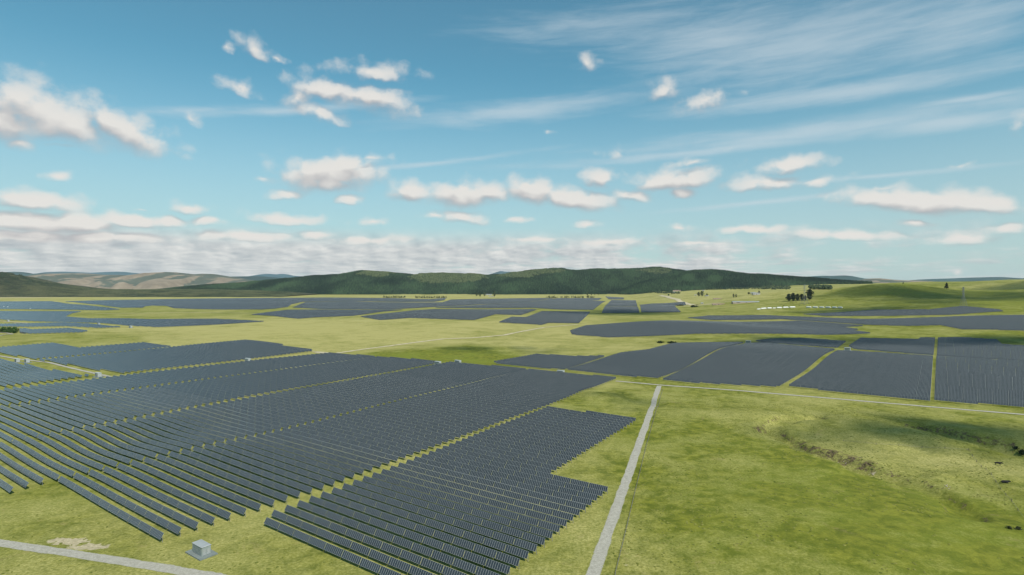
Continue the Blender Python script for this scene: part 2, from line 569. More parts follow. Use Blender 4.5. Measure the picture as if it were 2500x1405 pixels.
class MB:
    """collects boxes, bars and lathes for one mesh"""
    def __init__(self):
        self.v, self.f = [], []

    def box(self, c, s, rot=None):
        b = len(self.v)
        for dx, dy, dz in [(-1, -1, -1), (1, -1, -1), (1, 1, -1), (-1, 1, -1), (-1, -1, 1), (1, -1, 1), (1, 1, 1), (-1, 1, 1)]:
            p = Vector((dx * s[0] / 2, dy * s[1] / 2, dz * s[2] / 2))
            if rot is not None:
                p = rot @ p
            self.v.append(tuple(Vector(c) + p))
        for q in [(0, 3, 2, 1), (4, 5, 6, 7), (0, 1, 5, 4), (1, 2, 6, 5), (2, 3, 7, 6), (3, 0, 4, 7)]:
            self.f.append(tuple(b + i for i in q))
        return self

    def bar(self, a, b, r, r2=None, n=6):
        a, b = Vector(a), Vector(b)
        r2 = r if r2 is None else r2
        ax = (b - a).normalized()
        u = ax.orthogonal().normalized()
        w = ax.cross(u)
        s = len(self.v)
        for (p, rad) in ((a, r), (b, r2)):
            for k in range(n):
                an = 2 * math.pi * k / n
                self.v.append(tuple(p + (u * math.cos(an) + w * math.sin(an)) * rad))
        for k in range(n):
            j = (k + 1) % n
            self.f.append((s + k, s + j, s + n + j, s + n + k))
        self.f.append(tuple(s + k for k in reversed(range(n))))
        self.f.append(tuple(s + n + k for k in range(n)))
        return self

    def path(self, pts, radii, n=6):
        """a continuous tapered tube along points"""
        s = len(self.v)
        pts = [Vector(p) for p in pts]
        for i, p in enumerate(pts):
            ax = (pts[min(i + 1, len(pts) - 1)] - pts[max(i - 1, 0)]).normalized()
            u = ax.orthogonal().normalized() if abs(ax.z) > .99 else ax.cross(Vector((0, 0, 1))).normalized()
            w = ax.cross(u)
            for k in range(n):
                an = 2 * math.pi * k / n
                self.v.append(tuple(p + (u * math.cos(an) + w * math.sin(an)) * radii[i]))
        for i in range(len(pts) - 1):
            for k in range(n):
                j = (k + 1) % n
                self.f.append((s + i * n + k, s + i * n + j, s + (i + 1) * n + j, s + (i + 1) * n + k))
        self.f.append(tuple(s + k for k in reversed(range(n))))
        e = s + (len(pts) - 1) * n
        self.f.append(tuple(e + k for k in range(n)))
        return self

    def mesh(self, name, mat, smooth=False):
        me = bpy.data.meshes.new(name)
        me.from_pydata(self.v, [], self.f)
        if mat:
            me.materials.append(mat)
        if smooth:
            me.polygons.foreach_set("use_smooth", [True] * len(me.polygons))
        me.update()
        return me

    def build(self, name, mat, parent=None, smooth=False):
        o = bpy.data.objects.new(name, self.mesh(name, mat, smooth))
        return link(o, parent)


def copy_tree(o, parent=None, depth=2):
    c = o.copy()
    C.objects.link(c)
    c.parent = parent
    if depth:
        for ch in KIDS.get(o.name, []):
            copy_tree(ch, c, depth - 1)
    return c


# ------------------------------------------------------------------ materials
def new_mat(name):
    m = bpy.data.materials.new(name)
    m.use_nodes = True
    t = NT(m.node_tree)
    b = m.node_tree.nodes['Principled BSDF']
    return m, t, b


def plain(name, col, rough=.6, metal=0.0, var=.12, scale=.8, spec=.4):
    m, t, b = new_mat(name)
    pos = t.node('ShaderNodeTexCoord').outputs['Object']
    n = t.noise(pos, scale, 4.0, .6)
    c = t.mix(t.ramp(n, .3, .7), tuple(v * (1 - var) for v in col), tuple(min(1, v * (1 + var)) for v in col))
    t.put(b.inputs['Base Color'], c)
    b.inputs['Roughness'].default_value = rough
    b.inputs['Metallic'].default_value = metal
    b.inputs['Specular IOR Level'].default_value = spec
    return m


def ground_material():
    m, t, b = new_mat("pasture")
    pos = t.node('ShaderNodeNewGeometry').outputs['Position']
    dry, soil, sand = t.attr('dry'), t.attr('soil'), t.attr('sand')
    n_huge = t.noise(pos, .0042, 4.0, .55, .3)
    n_big = t.noise(pos, .021, 5.0, .6, .4)
    n_mid = t.noise(pos, .13, 5.0, .62, .4)
    n_fine = t.noise(t.vm('MULTIPLY', pos, (1.0, 1.0, 1.0)), .75, 5.0, .7)
    n_tuft = t.noise(pos, 2.3, 3.0, .7)
    # dry against green
    d = t.m('ADD', dry, t.m('MULTIPLY', t.m('SUBTRACT', n_huge, .5), 1.3))
    d = t.m('ADD', d, t.m('MULTIPLY', t.m('SUBTRACT', n_big, .5), 1.5))
    d = t.m('ADD', d, t.m('MULTIPLY', t.m('SUBTRACT', n_mid, .5), .55))
    d = t.m('ADD', d, t.m('MULTIPLY', t.m('SUBTRACT', n_fine, .5), .45), clamp=True)
    lush = t.mix(t.ramp(n_mid, .32, .70), (0.0924, 0.1104, 0.0144), (0.2059, 0.2064, 0.0312))
    lush = t.mix(t.ramp(n_big, .35, .75), lush, (0.1597, 0.1824, 0.0264))
    straw = t.mix(t.ramp(n_fine, .3, .7), (0.2683, 0.2460, 0.0792), (0.4306, 0.3780, 0.1620))
    c = t.mix(t.ramp(d, .05, .95, smooth=False), lush, straw)
    # blades and tufts
    br = t.m('ADD', t.m('MULTIPLY', t.ramp(n_fine, .25, .75), .55), t.m('MULTIPLY', t.ramp(n_tuft, .25, .75), .45))
    c = t.mix(1.0, c, t.mix(br, (.74, .77, .71), (1.20, 1.20, 1.12)), 'MULTIPLY')
    # brown patches of thatch
    th = t.m('MULTIPLY', t.ramp(t.noise(t.vm('ADD', pos, (91.0, 37.0, 0)), .045, 5.0, .65, .8), .60, .74), t.ramp(n_fine, .35, .6))
    c = t.mix(t.m('MULTIPLY', th, .55), c, (.24, .185, .085))
    # bare soil and pale pumice sand, ragged at the edge
    so = t.ramp(t.m('ADD', soil, t.m('MULTIPLY', t.m('SUBTRACT', t.noise(pos, .33, 5.0, .65), .5), 1.5)), .48, .78)
    scol = t.mix(t.ramp(t.noise(pos, .9, 4.0, .7), .35, .65), (.055, .043, .026), (.175, .128, .070))
    c = t.mix(so, c, scol)
    sa = t.ramp(t.m('ADD', sand, t.m('MULTIPLY', t.m('SUBTRACT', t.noise(pos, .22, 6.0, .65), .5), 1.7)), .50, .72)
    c = t.mix(sa, c, t.mix(t.ramp(n_fine, .3, .7), (.30, .255, .155), (.47, .40, .265)))
    t.put(b.inputs['Base Color'], c)
    b.inputs['Roughness'].default_value = .95
    b.inputs['Specular IOR Level'].default_value = .08
    hgt_ = t.m('ADD', t.m('MULTIPLY', n_fine, .7), t.m('ADD', t.m('MULTIPLY', n_tuft, .3), t.m('MULTIPLY', n_mid, 1.8)))
    bp = t.node('ShaderNodeBump')
    bp.inputs['Strength'].default_value = .75
    bp.inputs['Distance'].default_value = .55
    t.put(bp.inputs['Height'], hgt_)
    t.put(b.inputs['Normal'], bp.outputs[0])
    return m


def gravel_material(name, a, bcol, grass=.35):
    m, t, b = new_mat(name)
    pos = t.node('ShaderNodeNewGeometry').outputs['Position']
    n = t.noise(pos, .55, 6.0, .7)
    n2 = t.noise(pos, 2.6, 3.0, .7)
    c = t.mix(t.ramp(n, .3, .7), a, bcol)
    c = t.mix(1.0, c, t.mix(t.ramp(n2, .3, .7), (.82, .82, .82), (1.14, 1.14, 1.14)), 'MULTIPLY')
    edge = t.attr('edge')
    g = t.ramp(t.m('ADD', edge, t.m('MULTIPLY', t.m('SUBTRACT', n, .5), 1.3)), .75, 1.05)
    c = t.mix(t.m('MULTIPLY', g, .8), c, (.19, .20, .05))
    t.put(b.inputs['Base Color'], c)
    b.inputs['Roughness'].default_value = .95
    b.inputs['Specular IOR Level'].default_value = .1
    bp = t.node('ShaderNodeBump')
    bp.inputs['Strength'].default_value = .4
    bp.inputs['Distance'].default_value = .1
    t.put(bp.inputs['Height'], n2)
    t.put(b.inputs['Normal'], bp.outputs[0])
    return m


def glass_material(name, tiled):
    m, t, b = new_mat(name)
    if tiled:                                     # far tables: frames drawn by the module grid of the table
        uv = t.node('ShaderNodeUVMap').outputs[0]
        u, v, _ = t.sep(uv)
        fr = t.m('FRACT', u)
        ed = t.m('MINIMUM', fr, t.m('SUBTRACT', 1.0, fr))
        ev = t.m('MINIMUM', v, t.m('SUBTRACT', 1.0, v))
        line = t.m('MAXIMUM', t.m('LESS_THAN', ed, .048), t.m('LESS_THAN', ev, .023))
        cell = t.m('FLOOR', u)
        rnd = t.node('ShaderNodeTexWhiteNoise', noise_dimensions='1D')
        t.put(rnd.inputs['W'], cell)
        k = rnd.outputs['Value']
    else:
        pos = t.node('ShaderNodeNewGeometry').outputs['Position']
        oi = t.node('ShaderNodeObjectInfo').outputs['Random']      # no two tables quite alike
        k = t.m('ADD', t.m('MULTIPLY', t.noise(pos, .9, 2.0, .6), .6), t.m('MULTIPLY', oi, .45))
        line = None
    c = t.mix(k, (.030, .038, .045), (.046, .056, .066))
    if line is not None:
        c = t.mix(line, c, (.31, .325, .325))
    t.put(b.inputs['Base Color'], c)
    b.inputs['Roughness'].default_value = .18
    b.inputs['Specular IOR Level'].default_value = .42
    return m


def tint_material(name, dark, light, attr='tint', rough=.9):
    m, t, b = new_mat(name)
    a = t.attr(attr)
    pos = t.node('ShaderNodeNewGeometry').outputs['Position']
    n = t.noise(pos, .35, 3.0, .6)
    k = t.m('ADD', a, t.m('MULTIPLY', t.m('SUBTRACT', n, .5), .5), clamp=True)
    t.put(b.inputs['Base Color'], t.mix(k, dark, light))
    b.inputs['Roughness'].default_value = rough
    b.inputs['Specular IOR Level'].default_value = .12
    return m


M_GROUND = ground_material()
M_GRAVEL = gravel_material("gravel", (.285, .268, .222), (.395, .372, .315))
M_SANDY = gravel_material("sandy_track", (.40, .345, .225), (.52, .455, .315), .5)
M_GLASS = glass_material("panel_glass", False)
M_TILED = glass_material("panel_modules", True)
M_FRAME = plain("aluminium_frame", (.33, .345, .345), .45, .0, .06)
M_BACK = plain("panel_backsheet", (.20, .22, .23), .7, .0, .1)
M_STEEL = plain("galvanised_steel", (.24, .25, .25), .55, .2, .12)
M_CABIN = plain("cabin_paint", (.27, .305, .295), .5, 0, .08, .6)
M_CABIN_ROOF = plain("cabin_roof_paint", (.30, .315, .315), .5, 0, .08, .5)
M_CABIN_PALE = plain("pale_cabin_paint", (.36, .38, .38), .5, 0, .06, .5)
M_CABIN_DARK = plain("cabin_louvre", (.10, .135, .135), .6, 0, .15, 2.0)
M_PAD = plain("pad_concrete", (.17, .195, .185), .85, 0, .12, .7)
M_WOOD = plain("weathered_post", (.16, .135, .10), .9, 0, .25, 3)
M_WIRE = plain("fence_wire", (.17, .17, .16), .6, .3, .1)
M_WRAP = plain("white_silage_wrap", (.62, .62, .60), .35, 0, .06, .15)
M_HIDE = plain("black_hide", (.012, .011, .010), .8, 0, .4, 1.5)
M_WALLW = plain("white_weatherboard", (.42, .41, .38), .7, 0, .08, .4)
M_WALLT = plain("tan_weatherboard", (.36, .29, .22), .8, 0, .12, .4)
M_ROOFG = plain("grey_iron_roof", (.25, .26, .26), .45, .1, .1, .3)
M_ROOFR = plain("rust_iron_roof", (.26, .17, .13), .6, 0, .15, .3)
M_DARKWIN = plain("dark_window", (.03, .035, .04), .2, 0, .1)
M_BARK = plain("bark", (.07, .05, .035), .95, 0, .2, 2)
M_LEAF_DARK = tint_material("dark_pine_foliage", (.008, .018, .010), (.030, .048, .020))
M_LEAF_MID = tint_material("olive_foliage", (.028, .045, .018), (.080, .098, .040))
M_LEAF_BRIGHT = tint_material("bright_shrub_foliage", (.018, .055, .014), (.075, .135, .035))
M_FOREST = tint_material("conifer_forest_foliage", (.004, .018, .011), (.050, .092, .042))
M_BUSH = tint_material("native_bush_foliage", (.018, .035, .016), (.105, .125, .055))
M_SCRUB = tint_material("scrub_foliage", (.020, .034, .017), (.092, .096, .046))


# ------------------------------------------------------------------ ground sheet
def axis(fine, lo_f, hi_f, lo, hi, g):
    v = list(np.arange(lo_f, hi_f + .1, fine))
    s, p = fine, v[-1]
    while p < hi:
        s *= g
        p += s
        v.append(p)
    s, p = fine, v[0]
    pre = []
    while p > lo:
        s *= g
        p -= s
        pre.append(p)
    return np.array(pre[::-1] + v)


def idw(x, y, ctl, base, bw):
    num = np.full(np.shape(x), base * bw)
    den = np.full(np.shape(x), bw)
    for (px, py, r, val) in ctl:
        g = ground(px, py)
        w = np.exp(-((x - g.x) ** 2 + (y - g.y) ** 2) / (r * r)) * 1.0
        num = num + w * val
        den = den + w
    return num / den


def build_ground():
    xs = axis(2.6, -300, 560, -21000, 21000, 1.045)
    ys = axis(2.3, 170, 640, -4500, 20500, 1.045)
    X, Y = np.meshgrid(xs, ys)
    Z = hgt(X, Y)
    nx, ny = len(xs), len(ys)
    v = np.stack([X, Y, Z], -1).reshape(-1, 3)
    i = np.arange(ny - 1)[:, None] * nx + np.arange(nx - 1)[None]
    f = np.stack([i, i + 1, i + nx + 1, i + nx], -1).reshape(-1, 4)
    me = mesh_np("ground", v, f, [M_GROUND], smooth=True)
    xf, yf, zf = v.T
    dry = idw(xf, yf, [(850, 820, 240, .95), (1050, 810, 260, .85), (650, 800, 260, .95), (1250, 845, 110, .75), (1450, 850, 120, .62), (1000, 850, 70, .7), (520, 815, 150, .9), (300, 830, 90, .3), (1100, 868, 75, -.6), (1000, 862, 50, -.5), (1200, 880, 50, -.5), (1150, 850, 60, -.5),
                       (1300, 780, 160, .75), (100, 830, 120, .35), (1450, 745, 300, .25), (1650, 755, 300, .3), (1950, 830, 140, .22), (2200, 815, 160, .25), (2400, 830, 150, .1), (2000, 745, 250, .3), (1700, 735, 500, .75),
                       (2200, 725, 300, -.1), (2300, 700, 300, .0), (2430, 693, 300, .65), (2480, 720, 300, .0), (2350, 740, 200, .0), (1700, 716, 700, .75), (1200, 724, 900, .85), (400, 727, 900, .8), (200, 770, 160, .3), (400, 772, 250, .42),
                       (300, 1330, 40, .52), (700, 1370, 40, .50), (100, 1250, 45, .42), (1700, 1250, 60, .12), (2000, 1300, 70, .0), (2300, 1370, 60, .05), (1500, 1250, 45, .42), (1450, 1120, 55, .40), (1650, 1100, 60, .2), (1500, 975, 60, .30),
                       (2250, 1125, 34, .85), (2150, 1110, 26, .8), (2340, 1150, 30, .8), (2050, 1100, 22, .7), (1950, 1030, 40, .42), (2430, 1180, 35, .40), (1800, 975, 90, .32), (2200, 1020, 60, .20), (500, 1100, 120, .45), (300, 950, 150, .45), (900, 1000, 150, .4), (2100, 920, 200, .35), (1250, 1380, 25, .5), (1540, 1380, 22, .62),
                       (-40, 900, 100, .45), (600, 860, 60, .5)], .4, .05)
    # slope shows bare soil on the cut banks
    gx = np.gradient(Z, axis=1) / np.gradient(X, axis=1)
    gy = np.gradient(Z, axis=0) / np.gradient(Y, axis=0)
    slope = np.hypot(gx, gy).ravel()
    nearg = (xf > 60) & (xf < 520) & (yf > 150) & (yf < 760)
    soil = sstep(slope, .30, .70) * nearg * .58
    for (px, py, r, k) in [(2130, 1155, 5, .5), (2310, 1195, 10, .45), (2300, 1045, 9, .6), (1905, 1040, 10, .35), (1630, 838, 30, .55), (2370, 1108, 4, .5), (2100, 1122, 13, .40), (2200, 1140, 15, .38), (2000, 1092, 10, .42), (2285, 1165, 13, .40), (2400, 1098, 20, .44), (2030, 1104, 13, .72), (2075, 1120, 13, .72), (1960, 1085, 11, .62), (1995, 1095, 10, .68), (2112, 1138, 10, .72), (2160, 1155, 9, .5), (2340, 1225, 10, .36)]:
        g = ground(px, py)
        soil = np.maximum(soil, k * np.exp(-((xf - g.x) ** 2 + (yf - g.y) ** 2) / (r * r)))
    sand = np.zeros(len(xf))
    for (px, py, rx, ry, k) in [(165, 1322, 11, 4.5, .9), (215, 1336, 10, 4.0, .9), (2131, 1158, 2.6, 2.0, .9), (2310, 1187, 5, 2.2, .55), (885, 790, 26, 16, .6), (795, 813, 22, 12, .6), (108, 1073, 5, 2.5, .7), (1930, 1045, 9, 5, .3),
                                (1540, 712, 260, 300, .95), (1450, 715, 330, 220, .85), (1360, 717, 320, 120, .6), (1905, 748, 110, 40, .6), (1720, 744, 160, 70, .7), (1640, 741, 140, 60, .6), (1200, 720, 200, 120, .5), (40, 727, 700, 160, .75), (300, 727, 700, 110, .6),
                                (820, 864, 26, 9, .6), (2260, 719, 110, 18, .35), (1545, 1375, 5, 4, .42), (690, 712, 260, 240, .5), (330, 827, 20, 14, .4), (470, 828, 60, 14, .5)]:
        g = ground(px, py)
        e = ((xf - g.x) / rx) ** 2 + ((yf - g.y) / ry) ** 2
        sand = np.maximum(sand, k * np.exp(-e * e * .7))
    # ground beside the tracks is worn
    for nm, val in (("dry", dry), ("soil", soil), ("sand", sand)):
        at = me.attributes.new(nm, 'FLOAT', 'POINT')
        at.data.foreach_set("value", np.clip(val, -1, 1).astype(np.float32))
    o = link(bpy.data.objects.new("ground", me))
    tag(o, kind="structure")
    return o


build_ground()


# ------------------------------------------------------------------ tracks
def ribbon(name, pxpts, width, mat, jitter=.4, step=2.5, lift=.06, label=None):
    pts = [ground(px, py) for (px, py) in pxpts]
    # resample
    P2 = [Vector((p.x, p.y)) for p in pts]
    out = []
    for a, b in zip(P2[:-1], P2[1:]):
        n = max(1, int((b - a).length / step))
        for k in range(n):
            out.append(a.lerp(b, k / n))
    out.append(P2[-1])
    # soften corners
    for _ in range(3):
        out = [out[0]] + [(out[i - 1] + out[i] * 2 + out[i + 1]) / 4 for i in range(1, len(out) - 1)] + [out[-1]]
    v, f, edge = [], [], []
    cols = [-1.0, -.72, -.3, .3, .72, 1.0]
    rows_ = []
    for i, p in enumerate(out):
        dvec = (out[min(i + 1, len(out) - 1)] - out[max(i - 1, 0)]).normalized()
        nrm = Vector((-dvec.y, dvec.x))
        for c in cols:
            w = width / 2 * c
            if abs(c) == 1.0:
                w += (float(vnoise(i * step / 7.0, c * 3.7 + width, 3)) + .5 * float(vnoise(i * step / 2.6, c * 5.1 + width, 4)) - .75) * jitter * 2
            q = p + nrm * w
            rows_.append((q.x, q.y))
            edge.append(1.0 if abs(c) == 1 else (.55 if abs(c) > .5 else 0.0))
    rows_ = np.array(rows_)
    dist = np.hypot(rows_[:, 0], rows_[:, 1])
    z = hgt(rows_[:, 0], rows_[:, 1]) + lift + np.maximum(dist - 350, 0) * .0004
    v = np.column_stack([rows_, z])
    k = len(cols)
    for i in range(len(out) - 1):
        for j in range(k - 1):
            f.append((i * k + j, i * k + j + 1, (i + 1) * k + j + 1, (i + 1) * k + j))
    f = np.array(f)[:, ::-1]
    me = mesh_np(name, v, f, [mat], smooth=True)
    at = me.attributes.new("edge", 'FLOAT', 'POINT')
    at.data.foreach_set("value", np.array(edge, np.float32))
    o = link(bpy.data.objects.new(name, me))
    tag(o, label=label, kind="structure")
    return o


ribbon("gravel_road", [(1424, 1450), (1447, 1405), (1484, 1300), (1525, 1185), (1560, 1085), (1588, 1005), (1609, 943)], 5.8, M_GRAVEL)
ribbon("gravel_road", [(1503, 931), (1560, 936), (1612, 941), (1800, 954), (2000, 971), (2200, 988), (2500, 1013), (2620, 1023)], 5.6, M_GRAVEL, lift=.09)
ribbon("gravel_road", [(-60, 1317), (0, 1326), (120, 1344), (250, 1363), (370, 1383), (500, 1404), (620, 1430)], 6.0, M_GRAVEL)
ribbon("gravel_road", [(-30, 865), (40, 877), (120, 886), (190, 903), (270, 921)], 5.5, M_GRAVEL)
ribbon("gravel_road", [(-10, 822), (12, 818), (32, 817), (12, 813), (-10, 813)], 6.0, M_GRAVEL)
ribbon("sandy_path", [(770, 861), (815, 864), (850, 859), (930, 848), (1020, 836), (1085, 828), (1150, 826), (1230, 819), (1330, 800), (1410, 793)], 10.5, M_SANDY, jitter=2.2)
ribbon("sandy_path", [(690, 851), (760, 858), (815, 863)], 5.0, M_SANDY, jitter=1.2)
ribbon("sandy_path", [(180, 768), (300, 766), (450, 764), (640, 765)], 9.0, M_SANDY, jitter=2.0)
ribbon("sandy_path", [(1612, 722), (1650, 731), (1700, 745)], 34.0, M_SANDY, jitter=4.0, step=20)
ribbon("sandy_path", [(-5, 784), (30, 787), (78, 791)], 9.0, M_SANDY, jitter=1.5)


# ------------------------------------------------------------------ hills
M_HILL_FOREST = plain("forest_floor", (.018, .036, .020), .95, 0, .25, .01, .05)
M_HILL_SCRUB = plain("scrub_floor", (.055, .058, .032), .95, 0, .3, .02, .05)


def tan_material():
    m, t, b = new_mat("tan_hill_grass")
    pos = t.node('ShaderNodeNewGeometry').outputs['Position']
    g = t.noise(pos, .0026, 5.0, .6, .8)
    c = t.mix(t.ramp(t.noise(pos, .006, 5.0, .6), .3, .7), (.175, .145, .108), (.26, .215, .160))
    w = t.attr('gully')
    k = t.ramp(t.m('ADD', w, t.m('MULTIPLY', t.m('SUBTRACT', g, .5), 1.6)), .56, .70)
    c = t.mix(t.m('MULTIPLY', k, .8), c, (.055, .085, .070))
    t.put(b.inputs['Base Color'], c)
    b.inputs['Roughness'].default_value = .95
    b.inputs['Specular IOR Level'].default_value = .05
    return m


M_HILL_TAN = tan_material()
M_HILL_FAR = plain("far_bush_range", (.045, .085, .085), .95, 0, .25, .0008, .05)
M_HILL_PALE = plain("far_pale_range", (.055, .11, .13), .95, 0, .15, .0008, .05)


def hill(name, prof, Dc, Df, Db, mat, base=None, nx=260, ny=60, spur=.22, spur_len=420, seed=1, rough=0.0, ease=1.15):
    """a ridge standing Dc metres away with a traced crest, a foot at Df and a back slope to Db"""
    px = np.array([p[0] for p in prof], float)
    py = np.array([p[1] for p in prof], float)
    xc = (px - CX) * Dc / F
    zc = H - (py - HY) * Dc / F
    xs = np.linspace(xc[0], xc[-1], nx)
    ys = np.concatenate([np.linspace(Df, Dc, int(ny * .66), endpoint=False), np.linspace(Dc, Db, ny - int(ny * .66))])
    X, Y = np.meshgrid(xs, ys)
    crest = np.interp(X, xc, zc)
    for _ in range(1):
        crest = (np.interp(X - (xs[1] - xs[0]), xc, zc) + 2 * crest + np.interp(X + (xs[1] - xs[0]), xc, zc)) / 4
    if rough:
        crest = crest + (fbm(X / 90, X * 0, seed + 40, 3) - .5) * rough
    b = hgt(X, Y) - 3.0 if base is None else np.full(X.shape, float(base))
    tt = np.where(Y <= Dc, (Y - Df) / (Dc - Df), 1 - (Y - Dc) / (Db - Dc))
    tt = np.clip(tt, 0, 1)
    s = np.where(Y <= Dc, (tt ** ease) * (3 - 2 * tt ** ease) * .55 + tt * .45, tt * tt * (3 - 2 * tt))
    wv = fbm(X / spur_len, Y / (spur_len * 2.4), seed, 4)
    rid = 1 - np.abs(wv - .5) * 3.2
    s = s - spur * np.clip(rid, 0, 1) * 4 * s * (1 - s) * .6 * (Y <= Dc)
    s = np.clip(s, 0, 1)
    Z = b + np.maximum(crest - b, 0) * s
    nyy = len(ys)
    v = np.stack([X, Y, Z], -1).reshape(-1, 3)
    i = np.arange(nyy - 1)[:, None] * nx + np.arange(nx - 1)[None]
    f = np.stack([i, i + 1, i + nx + 1, i + nx], -1).reshape(-1, 4)
    me = mesh_np(name, v, f, [mat], smooth=True)
    gl = np.clip(rid, 0, 1).ravel() * sstep(tt.ravel(), .15, .5)
    at = me.attributes.new("gully", 'FLOAT', 'POINT')
    at.data.foreach_set("value", gl.astype(np.float32))
    o = link(bpy.data.objects.new(name, me))
    tag(o, kind="structure")

    def zat(x, y):
        fx = np.clip((x - xs[0]) / (xs[1] - xs[0]), 0, nx - 1.001)
        ix = fx.astype(int)
        iy = np.clip(np.searchsorted(ys, y) - 1, 0, nyy - 2)
        fy = (y - ys[iy]) / (ys[iy + 1] - ys[iy])
        u = fx - ix
        return (Z[iy, ix] * (1 - u) + Z[iy, ix + 1] * u) * (1 - fy) + (Z[iy + 1, ix] * (1 - u) + Z[iy + 1, ix + 1] * u) * fy
    return o, zat, (xs[0], xs[-1], Df, Dc, Db)


back_prof = [(430, 712), (455, 706), (520, 699), (600, 694), (660, 688), (720, 682), (780, 677), (840, 673), (870, 668), (890, 664), (930, 666), (970, 670), (1010, 674), (1060, 670), (1100, 670), (1150, 672), (1190, 675),
             (1230, 672), (1270, 666), (1320, 660), (1370, 658), (1400, 664), (1450, 661), (1500, 661), (1560, 659), (1600, 656), (1640, 662), (1680, 668), (1740, 676), (1800, 690), (1850, 712)]
front_prof = [(1500, 718), (1530, 707), (1560, 695), (1600, 685), (1650, 672), (1690, 664), (1720, 662), (1760, 665), (1810, 672), (1860, 674), (1920, 679), (1980, 684), (2030, 691), (2070, 699), (2110, 707)]
FOREST = [hill("forest_hill", back_prof, 7600, 6050, 9000, M_HILL_FOREST, nx=420, ny=80, spur=.62, spur_len=520, seed=3, rough=16),
          hill("forest_hill", front_prof, 6300, 5350, 7400, M_HILL_FOREST, nx=220, ny=60, spur=.45, spur_len=400, seed=8, rough=12)]
scrub_prof = [(-260, 640), (-120, 655), (0, 668), (25, 671), (50, 677), (80, 686), (110, 691), (150, 696), (200, 703), (240, 707), (320, 708), (420, 707), (520, 708), (600, 710), (680, 713), (740, 720)]
SCRUB = hill("scrub_hill", scrub_prof, 5600, 4950, 6900, M_HILL_SCRUB, nx=260, ny=60, spur=.18, spur_len=300, seed=14, rough=4)
hill("tan_hill", [(-300, 690), (-150, 680), (0, 684), (60, 682), (110, 676), (150, 669), (200, 668), (250, 671), (300, 672), (350, 673), (380, 668), (425, 665), (460, 669), (490, 671), (515, 669), (550, 675), (600, 683), (650, 688), (720, 697), (800, 703)],
     10000, 7600, 12000, M_HILL_TAN, base=20, nx=360, ny=90, spur=.9, spur_len=430, seed=23, ease=1.0)
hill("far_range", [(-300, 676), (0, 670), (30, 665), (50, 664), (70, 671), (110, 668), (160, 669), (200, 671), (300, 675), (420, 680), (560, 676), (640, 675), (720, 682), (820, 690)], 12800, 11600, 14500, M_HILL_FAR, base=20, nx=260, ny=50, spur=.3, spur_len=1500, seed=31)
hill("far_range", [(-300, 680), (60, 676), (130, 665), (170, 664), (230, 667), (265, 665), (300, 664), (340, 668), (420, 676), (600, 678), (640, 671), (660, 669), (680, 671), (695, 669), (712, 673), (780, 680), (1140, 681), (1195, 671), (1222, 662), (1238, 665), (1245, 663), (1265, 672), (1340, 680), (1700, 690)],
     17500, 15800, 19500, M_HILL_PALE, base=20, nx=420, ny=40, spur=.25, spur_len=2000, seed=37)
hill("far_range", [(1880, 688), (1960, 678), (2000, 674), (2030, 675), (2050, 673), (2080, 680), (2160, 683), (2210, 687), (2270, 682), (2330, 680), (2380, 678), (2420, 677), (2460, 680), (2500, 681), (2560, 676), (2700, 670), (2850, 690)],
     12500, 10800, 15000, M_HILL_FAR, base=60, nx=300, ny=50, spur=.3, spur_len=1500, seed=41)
hill("tan_hill", [(1900, 694), (2000, 690), (2060, 685), (2100, 685), (2133, 680), (2170, 684), (2230, 686), (2330, 690), (2420, 692)], 9300, 8200, 10600, M_HILL_TAN, base=40, nx=160, ny=50, spur=.4, spur_len=700, seed=47)


# ------------------------------------------------------------------ forests and scrub (masses nobody could count)
def scatter(name, pts, hgts, rad, tints, mat, label, kind="conifer", group=None):
    n = len(pts)
    if kind == "conifer":
        k = 5
        ang = RNG.uniform(0, 6.28, n)[:, None] + np.arange(k)[None] * 2 * math.pi / k
        ring = np.stack([pts[:, 0, None] + np.cos(ang) * rad[:, None], pts[:, 1, None] + np.sin(ang) * rad[:, None], np.repeat(pts[:, 2, None] + hgts[:, None] * .06, k, 1)], -1)
        tip = np.stack([pts[:, 0], pts[:, 1], pts[:, 2] + hgts], -1)[:, None]
        v = np.concatenate([ring, tip], 1)
        q = np.arange(k)
        tri = np.stack([q, (q + 1) % k, np.full(k, k)], -1)
    else:
        k = 5
        ang = RNG.uniform(0, 6.28, n)[:, None] + np.arange(k)[None] * 2 * math.pi / k
        rr = rad[:, None] * RNG.uniform(.75, 1.15, (n, k))
        ring = np.stack([pts[:, 0, None] + np.cos(ang) * rr, pts[:, 1, None] + np.sin(ang) * rr, np.repeat(pts[:, 2, None] + hgts[:, None] * .1, k, 1)], -1)
        up = np.stack([pts[:, 0, None] + np.cos(ang + .6) * rr * .72, pts[:, 1, None] + np.sin(ang + .6) * rr * .72, pts[:, 2, None] + hgts[:, None] * RNG.uniform(.6, .9, (n, k))], -1)
        tip = np.stack([pts[:, 0], pts[:, 1], pts[:, 2] + hgts], -1)[:, None]
        v = np.concatenate([ring, up, tip], 1)
        q = np.arange(k)
        j = (q + 1) % k
        tri = np.concatenate([np.stack([q, j, q + k], -1), np.stack([j, j + k, q + k], -1), np.stack([q + k, j + k, np.full(k, 2 * k)], -1)])
    per = v.shape[1]
    f = (tri[None] + (np.arange(n) * per)[:, None, None]).reshape(-1, 3)
    me = mesh_np(name, v.reshape(-1, 3), f, [mat])
    at = me.attributes.new("tint", 'FLOAT', 'POINT')
    at.data.foreach_set("value", np.repeat(tints, per).astype(np.float32))
    o = link(bpy.data.objects.new(name, me))
    tag(o, label=label, cat=None, group=group, kind="stuff")
    return o


def pxx(x, y):
    return CX + x * F / y


def pyy(y, z):
    return HY + (H - z) * F / y


